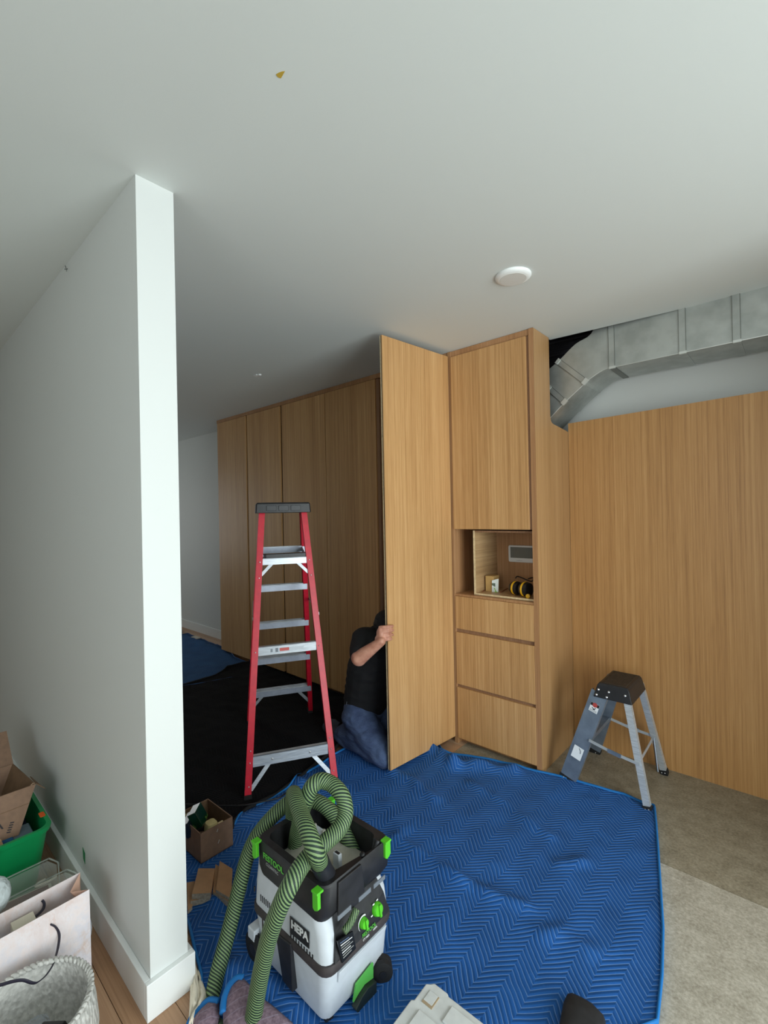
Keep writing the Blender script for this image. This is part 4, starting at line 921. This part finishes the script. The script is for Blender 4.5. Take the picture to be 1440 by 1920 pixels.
cR_b, cR_t = atx((35, 1566), -2.545), atx((67, 1470), -2.60)
cW = V((-.02, -1, 0)).normalized()*.42
b = MB().prism([cR_b, cR_t, cR_t+cW+V((0, 0, .0)), cR_b+cW], (-.005, 0, 0)); fp_ = b.build('front_panel', card, ca_)
zt = cR_t.z
b = MB().prism([cR_b+V((-.005, 0, 0)), cR_t+V((-.005, 0, 0)), cR_t+V((-.30, -.03, .0)), cR_b+V((-.30, -.03, 0))], (0, -.005, 0)); b.build('side_panel', card_in, ca_)
b = MB().prism([cR_b+V((-.30, -.03, 0)), cR_t+V((-.30, -.03, 0)), cR_t+cW+V((-.30, -.03, 0)), cR_b+cW+V((-.30, -.03, 0))], (-.005, 0, 0)); b.build('back_panel', card, ca_)
b = MB().prism([cR_t+V((-.30, -.03, -.01)), cR_t+V((-.46, -.03, .11)), cR_t+cW+V((-.46, -.03, .11)), cR_t+cW+V((-.30, -.03, -.01))], (0, 0, .005)); b.build('flap', card, ca_)
b = MB().prism([cR_t+V((-.004, 0, 0)), cR_t+V((.012, .03, -.03)), cR_t+V((-.06, .032, -.05)), cR_t+V((-.12, 0, -.01))], (0, .004, 0)); b.build('flap', card_in, ca_)
b = MB().prism([cR_b, cR_b+V((-.30, -.03, 0)), cR_b+cW+V((-.30, -.03, 0)), cR_b+cW], (0, 0, .004)); b.build('base_panel', card, ca_)
n3 = (cR_t-cR_b).cross(cW).normalized(); n3 = n3 if n3.x > 0 else -n3
fu = -cW.normalized(); fv = (cR_t-cR_b); fv = (fv-fu*fv.dot(fu)).normalized()
def onface(p): 
    d = ray(p); t = (cR_b-CP).dot(n3)/d.dot(n3); return CP+d*t+n3*.0006
ink = flat('print_black', (40, 36, 40), .7)
for k in range(5):
    a = onface((19-1.7*k, 1543+4.6*k)); c_ = onface((26.5-1.7*k, 1541.5+4.6*k)); MB().bar(a, c_, fv, .0046, .0008).build('print_bar', ink, fp_)
text('A', .062, onface((-17, 1563)), fu, fv, ink, 'lettering', fp_)
MB().bar(cR_b+(cR_t-cR_b)*.62+n3*.0004, cR_b+(cR_t-cR_b)*.60+cW+n3*.0004, fv, .0025, .0006).build('crease', card_in, fp_)
MB().tube([cR_t+V((-.002, -.018, .001)), cR_t+V((0, -.010, .008)), cR_t+V((0, -.004, .005))], .0022, 6).build('torn_edge', card_edge, ca_)
b = MB()
for k in range(6): b.ball((-2.78+.02*k, .36-.05*k, zt-.02+.01*(k % 2)), (.03, .035, .022), 6)
b.build('black_cable', flat('cable_black', (18, 17, 17), .6), None, smooth='all', label='tangle of black cable inside the printed cardboard box', cat='cable')
# clothes and sheets stuffed in the bin
for i, (x0, x1, y0, y1, zz, c_, lb, cat) in enumerate(((-2.90, -2.50, .14, .48, .175, (30, 40, 64), 'dark navy cloth stuffed into the green bin', 'cloth'), (-2.56, -2.475, .12, .40, .232, (20, 84, 130), 'blue plastic folder at the near edge of the green bin', 'folder'), (-2.54, -2.48, .12, .36, .248, (170, 138, 104), 'flat tan card sheet on the blue folder in the bin', 'card'))):
    mt = flat('bin_item_%d' % i, c_, .7, var=.2, bump=.5, bs=30, bd=.01)
    if i == 0:
        rows = [[V((x0+(x1-x0)*a/8, y0+(y1-y0)*c2/8, zz+.035*noise.noise((a*.9, c2*.8, 2)))) for a in range(9)] for c2 in range(9)]
        o = MB().loft(rows, cap=False, closed=False).build('folded_cloth', mt, None, smooth='all', label=lb, cat=cat); s_ = o.modifiers.new('t', 'SOLIDIFY'); s_.thickness = .05; s_.offset = -1 if o.data.polygons[0].normal.z > 0 else 1
    else: MB().box(x0, x1, y0, y1, zz, zz+.008).build('folder' if i == 1 else 'card_sheet', mt, None, label=lb, cat=cat)
MB().box(-2.62, -2.50, .40, .47, .19, .235).build('jar_box', flat('pale_blue_pack', (96, 118, 132), .3), None, label='pale blue pack in the back corner of the green bin', cat='packet', bevel=.004)
# clear plastic containers leaning in front of the bin
cp_ = NT('clear_plastic'); cp_.set(.12, **{'Alpha': .20}); cp_.b.inputs['Base Color'].default_value = lin((206, 214, 206)); cp_ = cp_.m
cp2 = NT('clear_plastic_rim'); cp2.set(.2, **{'Alpha': .4}); cp2.b.inputs['Base Color'].default_value = lin((196, 206, 198)); cp2 = cp2.m
def lid(pa, pb, x, lb, h_=.16, tilt=.04):
    a = atx(pa, x); c_ = atx(pb, x); top = max(a.z, .05); w_ = .42
    y1 = c_.y; o = root('clear_container', (x, y1-.2, 0), lb, 'container')
    yy = [y1, y1-w_]
    ringf = lambda d, xo: [V((x+xo+tilt*(1-q[1]/max(c_.z, .01)), q[0], q[1])) for q in ((y1-.03-d, c_.z-d), (y1-d, c_.z-.03-d), (y1-d, .004+d), (y1-w_+d, .004+d), (y1-w_+d, c_.z-d))]
    MB().prism(ringf(.006, 0), (.002, 0, 0)).build('sheet', cp_, o)
    MB().tube(ringf(0, 0)+[ringf(0, 0)[0]], .0035, 6).build('rim', cp2, o, smooth='all')
lid((12, 1640), (108, 1602), -2.36, 'clear plastic container standing upright next to the green bin')
lid((20, 1680), (142, 1622), -2.20, 'clear plastic container standing upright just behind the paper bag')
pmats = [flat('paper_%d' % i, c_, .7) for i, c_ in enumerate(((210, 204, 190), (120, 72, 66), (188, 184, 172), (86, 84, 80), (214, 208, 180)))]
for i in range(5):
    x = -2.31+.05*i; z_ = .115+.01*((i*3) % 4)
    MB().prism([(x, .50-.02*i, .0), (x, .18, .0), (x-.03, .18, z_), (x-.03, .49-.02*i, z_-.02)], (.006, 0, 0)).build('magazine', pmats[i], None,
        label=('cream', 'dark red', 'pale grey', 'dark grey', 'pale yellow')[i]+' magazine standing on edge between the clear containers and the paper bag', cat='magazine', group='magazines behind the paper bag')
rc = atz((86, 1652), .135)
MB().tube([rc+V((.03*math.sin(a), .032*math.cos(a), .012*math.sin(a))) for a in [math.radians(x) for x in range(-20, 300, 20)]], .006, 6).build('white_ring', pmats[0], None, smooth='all', label='loop of white cable lying behind the paper bag', cat='cable')
pw_ = NT('frosted_plastic'); pw_.set(.3, **{'Alpha': .75}); pw_.b.inputs['Base Color'].default_value = lin((206, 214, 214)); pw_.bump(pw_.noise(pw_.coord(), 30, 3), .8, .02)
q = atx((4, 1662), -2.08)
MB().ball((q.x, q.y-.02, q.z-.02), (.05, .045, .06), 8).build('plastic_wad', pw_.m, None, smooth='all', label='crumpled wad of frosted plastic at the left edge behind the paper bag', cat='plastic')
# paper gift bag
pm = NT('marbled_paper'); pm.set(.45)
_w = pm.noise(pm.coord(), 5, 5, .7); _w2 = pm.noise(pm.coord((1, 1, .5)), 14, 6, .75)
pm.base(pm.mix(pm.math('MULTIPLY', pm.math('GREATER_THAN', _w2, .5), .5), pm.ramp(_w, [(.35, (216, 196, 190)), (.5, (226, 214, 212)), (.6, (212, 208, 214)), (.7, (206, 184, 172))]), pm.ramp(_w2, [(.45, (234, 232, 236)), (.6, (216, 202, 200))])))
pm = pm.m; pm_in = flat('bag_inner', (214, 206, 186), .7); pk_ = flat('pink_fold', (222, 178, 156), .6)
ZB = .30
b0, b1 = atz((176, 1663), ZB), atz((158, 1635), ZB)
bg = root('paper_bag', (-1.93, .27, 0), 'pink marbled paper gift bag with black ribbon handles', 'bag')
fx_, bx_ = b0.x, b1.x; yb = .505; yl = .02
MB().prism([(fx_+.01, yb, 0), (fx_+.01, yl, 0), (fx_+.012, yl, ZB), (fx_, yb, ZB)], (-.0015, 0, 0)).build('front_panel', pm, bg)
MB().prism([(bx_-.01, yb, 0), (bx_-.01, yl, 0), (bx_, yl, ZB), (bx_, yb, ZB+.006)], (-.0015, 0, 0)).build('back_panel', pm, bg)
mid_x = (fx_+bx_)/2
for y, s_ in ((yb, -1), (yl, 1)):
    MB().loft([[V((fx_+.008, y, 0)), V((mid_x, y+s_*.01, 0)), V((bx_-.008, y, 0))], [V((fx_, y, ZB*.8)), V((mid_x, y+s_*.02, ZB*.8)), V((bx_, y, ZB*.8))], [V((fx_, y, ZB)), V((mid_x, y+s_*.045, ZB-.01)), V((bx_, y, ZB+.006))]], cap=False, closed=False).build('gusset', pk_, bg)
MB().box(bx_-.008, fx_+.008, yl, yb, 0.001, .004).build('base_panel', pm, bg)
rib = flat('black_ribbon', (34, 30, 46), .6)
def ribbon(pts, x, name='handle'):
    P_ = spline([atx(p, x+k) for p, k in pts], 5); MB().tube(P_, .0055, 6, flatten=.35).build(name, rib, bg, smooth='all')
ribbon([((94, 1733), .002), ((104, 1738), .008), ((111, 1752), .012), ((109, 1775), .04), ((103, 1798), .085), ((97, 1813), .12), ((85, 1830), .135), ((70, 1842), .16), ((60, 1843), .17), ((44, 1838), .165), ((25, 1840), .15), ((0, 1847), .13), ((-20, 1850), .12)], fx_)
ribbon([((79, 1688), .004), ((83, 1694), .01), ((81, 1704), .014), ((72, 1714), .02), ((60, 1723), .024)], bx_)
o = MB().box(bx_+.02, fx_-.03, .30, .36, .05, ZB-.03).build('carton_in_bag', pm_in, None, label='cream box standing inside the marbled paper bag', cat='box')
MB().prism([(fx_-.028, .27, .05), (fx_-.028, .25, .05), (fx_-.05, .24, ZB+.03), (fx_-.05, .262, ZB+.03)], (-.004, 0, 0)).build('clear_strip', flat('strip_clear', (214, 218, 220), .2), None, label='thin white strip poking out of the marbled paper bag', cat='strip')
# woven basket
wv = NT('woven_grey'); wv.set(.9)
_c = wv.coord((1, 1, 1)); _vt = wv.n('TexVoronoi'); _vt.inputs['Scale'].default_value = 90; wv.l(wv.coord((1, 1, .55)), _vt.inputs['Vector'])
wv.base(wv.ramp(wv.noise(_c, 70, 3), [(.3, (176, 174, 168)), (.7, (216, 214, 208))])); wv.bump(_vt.outputs[0], .7, .006); wv = wv.m
bc = V((-1.655, .285, 0)); RB = .158; BZ_ = .205
bk = root('woven_basket', bc, 'grey woven rope basket in front of the marbled paper bag', 'basket')
MB().lathe([(RB*.9, .002), (RB*1.04, .03), (RB*1.10, .09), (RB*1.06, .16), (RB*1.0, BZ_), (RB*.95, BZ_), (RB*.99, .15), (RB*1.02, .09), (RB*.95, .03), (RB*.8, .012), (.001, .012)], bc, 56).build('body', wv, bk, smooth='all')
NB = 64
me_b = MB()
for k in range(NB):
    a = 2*math.pi*k/NB; t_ = V((-math.sin(a), math.cos(a), 0)); r_ = V((math.cos(a), math.sin(a), 0)); c_ = bc+r_*RB*.975+V((0, 0, BZ_+.004))
    ax1 = (t_+r_*.75+V((0, 0, .35))).normalized(); ax2 = (r_-ax1*r_.dot(ax1)).normalized()
    MB().ball(c_, (.0135, .0065, .0065), 5, (ax1, ax2, ax1.cross(ax2))).build('rope_strand', wv, bk, smooth='all')
q = bc+V((.02, .045, .10))
o = MB().obox(q, V((.035, .02, .01)), V((-.02, .03, .0)), V((0, -.01, .03))).build('black_device', flat('device_black', (14, 14, 15), .35), None, bevel=.004, label='black device with a white tag inside the woven basket', cat='device')
MB().obox(q+V((.028, .01, .036)), V((.008, .005, .003)), V((-.006, .010, .0)), V((0, 0, .003))).build('tag', flat('tag_white', (226, 222, 206), .5), o)
fz_ = NT('crumpled_film'); fz_.set(.1, **{'Alpha': .45}); fz_.b.inputs['Base Color'].default_value = lin((196, 206, 220)); fz_.bump(fz_.noise(fz_.coord(), 22, 4), 1.0, .03)
rows = [[bc+V((-.12+.03*i, -.11+.026*j, .05+.08*(i < 4)*(1-j/8)+.03*noise.noise((i*.7, j*.7, 9)))) for i in range(8)] for j in range(8)]
MB().loft(rows, cap=False, closed=False).build('plastic_film', fz_.m, None, smooth='all', label='crumpled clear plastic film inside the woven basket', cat='plastic')
# green tape left on the baseboard
gt = [aty(p, PY0-BT*.0-.001) for p in ((155, 1588), (159.5, 1600), (159.5, 1620), (156.5, 1610))]
MB().prism(gt, (0, -.0008, 0)).build('tape_scrap', flat('green_tape', (36, 128, 76), .6), None, label='sliver of green tape on the partition above its baseboard', cat='tape')
wp = atz((186, 1757), .02)
MB().ball((wp.x-.03, .53, .06), (.03, .02, .05), 6).build('white_paper', flat('white_paper', (226, 232, 240), .6), None, label='scrap of white paper between paper bag and baseboard', cat='paper')
ws = atz((369, 1200), .0)
sc2 = flat('off_white_card', (206, 200, 186), .7)
q = atz((368, 1197), .03); MB().box(q.x-.08, q.x+.06, q.y-.03, q.y+.03, .034, .046).build('card_scrap', sc2, None, label='small off-white strip on the edge of the faded blue blanket', cat='card')
# ------------------------------------------------------------------ kneeling person
def blob(name, segs, balls, mat, parent, vox=.006, smooth_it=6, disp=0):
    b = MB()
    for p, r0, q, r1 in segs:
        p, q = V(p), V(q); b.ball(p, r0, 8); b.ball(q, r1, 8); b.tube([p, q], [r0, r1], 16)
    for c_, r_, ax in balls: b.ball(c_, r_, 12, ax)
    o = b.build(name, mat, parent)
    md = o.modifiers.new('r', 'REMESH'); md.mode = 'VOXEL'; md.voxel_size = vox; md.use_smooth_shade = True
    sm = o.modifiers.new('s', 'SMOOTH'); sm.factor = .5; sm.iterations = smooth_it
    bpy.context.view_layer.update()
    me = bpy.data.meshes.new_from_object(o.evaluated_get(bpy.context.evaluated_depsgraph_get()))
    o.modifiers.clear(); old = o.data; o.data = me; bpy.data.meshes.remove(old)
    if not me.materials: me.materials.append(mat)
    me.polygons.foreach_set('use_smooth', [True]*len(me.polygons))
    if disp:
        nn2 = [v_.normal.copy() for v_ in me.vertices]
        for v_, n2 in zip(me.vertices, nn2):
            c_ = v_.co; v_.co = c_ + n2*disp*(noise.noise((c_.x*9, c_.y*9, c_.z*26))+.5*noise.noise((c_.x*25+3, c_.y*25, c_.z*40)))
    return o
skin = NT('skin'); skin.set(.5); _n = skin.noise(skin.coord(), 28, 3); skin.base(skin.ramp(_n, [(.3, (176, 118, 96)), (.7, (206, 152, 128))])); skin.b.inputs['Subsurface Weight'].default_value = .08; skin.b.inputs['Subsurface Radius'].default_value = (.01, .004, .002); skin = skin.m
shirt_m = flat('black_shirt', (9, 9, 12), .9, bump=.3, bs=60, bd=.004)
jean = NT('blue_jeans'); jean.set(.85); _a = jean.noise(jean.coord(), 6, 4); _b = jean.noise(jean.coord(), 260, 2)
jean.base(jean.ramp(jean.math('ADD', jean.math('MULTIPLY', _a, .75), jean.math('MULTIPLY', _b, .25)), [(.35, (38, 52, 84)), (.65, (78, 96, 130))])); jean.bump(jean.noise(jean.coord((1, 1, 3)), 18, 4), .7, .012); jean = jean.m
hair_m = flat('black_hair', (12, 10, 10), .6, bump=.9, bs=160, bd=.01)
pe = root('person', (-2.2, 2.24, .02), 'person in black T-shirt and jeans kneeling and gripping the open door', 'person')
HZ = aty((724, 1191), 2.06).z
wr_ = aty((715, 1203), 2.02); el = aty((673, 1234), 1.975); sh = V((-2.10, 2.12, .79))
shL = V((-2.03, 2.42, .77))
hipc = V((-2.22, 2.26, .30)); mid = V((-2.17, 2.26, .56)); chest = V((-2.09, 2.27, .715)); neck = V((-2.06, 2.27, .77)); hd = V((-2.022, 2.275, .832))
segs = [(wr_, .026, el, .047), (el, .048, sh, .058), (neck, .056, hd-V((.03, 0, .03)), .052), (hipc, .11, mid, .12), (mid, .12, chest, .12), (chest, .10, neck, .06), (chest, .08, sh, .06), (chest, .08, shL, .06)]
elL = V((-1.96, 2.40, .58)); wrL = V((-1.93, 2.24, .66))
segs += [(shL, .055, elL, .045), (elL, .045, wrL, .028)]
balls = [(hd, (.098, .076, .118), None), (hd+V((.035, 0, -.04)), (.062, .055, .072), None), (hd+V((.098, 0, -.012)), (.016, .011, .022), None), (hd+V((.0, -.078, -.01)), (.016, .010, .028), None), (hd+V((.0, .078, -.01)), (.016, .010, .028), None),
         (hd+V((.085, 0, -.065)), (.016, .026, .012), None), (hd+V((.082, -.03, .012)), (.014, .02, .01), None), (hd+V((.082, .03, .012)), (.014, .02, .01), None)]
# gripping hand
X0, Y0 = -1.862, 2.085
pal = V((-1.884, 2.042, HZ-.006))
ax = (V((1, -.05, .22)).normalized(), V((.05, 1, 0)).normalized(), V((-.22, 0, 1)).normalized())
balls += [(pal, (.027, .020, .048), ax), (pal+V((.010, -.004, .004)), (.020, .018, .052), ax)]
segs += [(wr_, .026, pal-V((.012, 0, .02)), .026)]
for k, (dz, ln, r_) in enumerate(((.040, 1.0, .0112), (.014, 1.12, .0115), (-.012, 1.05, .0110), (-.036, .86, .0096))):
    z_ = HZ+dz+.008
    ch = [V((X0-.024, Y0-.041, z_-.004)), V((X0-.004, Y0-.038-.003*(k == 1), z_)), V((X0+.019, Y0-.019, z_+.002)), V((X0+.0135, Y0-.019+.026*ln, z_-.001)), V((X0+.0125, Y0-.019+.046*ln, z_-.003))]
    rs_ = [r_*1.1, r_*1.08, r_, r_*.92, r_*.8]
    segs += [(ch[i], rs_[i], ch[i+1], rs_[i+1]) for i in range(4)]
th = [pal+V((-.012, .008, .022)), pal+V((.01, .028, .040)), pal+V((.028, .052, .048)), pal+V((.034, .075, .050))]
segs += [(th[i], .0125-.0012*i, th[i+1], .0125-.0012*(i+1)) for i in range(3)]
bd_ = blob('body', segs, balls, skin, pe, .0042, 4)
# left hand resting on the wardrobe side of the door
# hair
hb_ = []
blob('hair', [], [(hd+V((-.014, 0, .014)), (.102, .085, .118), None), (hd+V((-.05, 0, -.03)), (.06, .074, .075), None)], hair_m, pe, .006, 3, .006)
bh = MB()
for k in range(26):
    a = random.uniform(0, 6.28); e = random.uniform(.1, 1.3); d = V((-abs(math.cos(a))*math.cos(e), math.sin(a)*math.cos(e), math.sin(e))); p = hd+V((d.x*.105, d.y*.088, d.z*.122)); bh.tube([p, p+d*.014+V((-.006, 0, .004))], [.003, .0006], 4)
bh.build('hair_tuft', hair_m, pe)
# shirt
sl_ = sh+(el-sh)*.74
S = [(hipc+V((-.01, 0, .03)), .155, mid, .165), (mid, .165, chest, .15), (chest, .14, neck+V((-.012, 0, -.04)), .066), (chest+V((0, -.03, .02)), .12, sh, .082), (chest+V((0, .03, .02)), .12, shL, .082), (sh, .082, sl_, .070), (shL, .08, shL+(elL-shL)*.6, .066)]
blob('t_shirt', S, [], shirt_m, pe, .008, 18, .006)
# jeans
hr, hl = V((-2.21, 2.17, .25)), V((-2.20, 2.36, .25))
kr, kl = V((-1.965, 2.135, .095)), V((-1.96, 2.36, .095))
ar, al_ = V((-2.37, 2.165, .085)), V((-2.38, 2.37, .085))
J = [(hr, .115, hl, .115), (hipc-V((.02, 0, 0)), .142, hr, .115), (hipc-V((.02, 0, 0)), .142, hl, .115)]
for h_, k_, a_2 in ((hr, kr, ar), (hl, kl, al_)): J += [(h_, .112, k_, .082), (k_+V((0, 0, -.01)), .074, a_2, .062), (V((h_.x, h_.y, .15)), .09, a_2+V((.05, 0, .03)), .068)]
blob('jeans', J, [], jean, pe, .008, 6, .008)
MB().obox((hipc.x-.035, hipc.y-.149, hipc.z+.03), V((.016, -.003, -.008)), V((0, .003, 0)), V((.006, 0, .018))).build('rag', flat('rag_grey', (130, 136, 150), .9), pe, bevel=.003)
for a_2, t_ in ((ar, V((-.16, .03, -.0))), (al_, V((-.16, .02, 0)))):
    o = blob('shoe', [(a_2+V((-.02, 0, .0)), .052, a_2+t_*.6, .046), (a_2+t_*.6, .046, a_2+t_*1.25+V((0, 0, -.02)), .038)], [], flat('shoe_grey', (44, 50, 62), .8, var=.2), pe, .006, 4)
    MB().tube([a_2+V((-.04, 0, .052)), a_2+t_*.7+V((0, 0, .048)), a_2+t_*1.2+V((0, 0, .022))], .02, 8, flatten=.3).build('sole', flat('sole_dark', (58, 64, 74), .8), o, smooth='all')
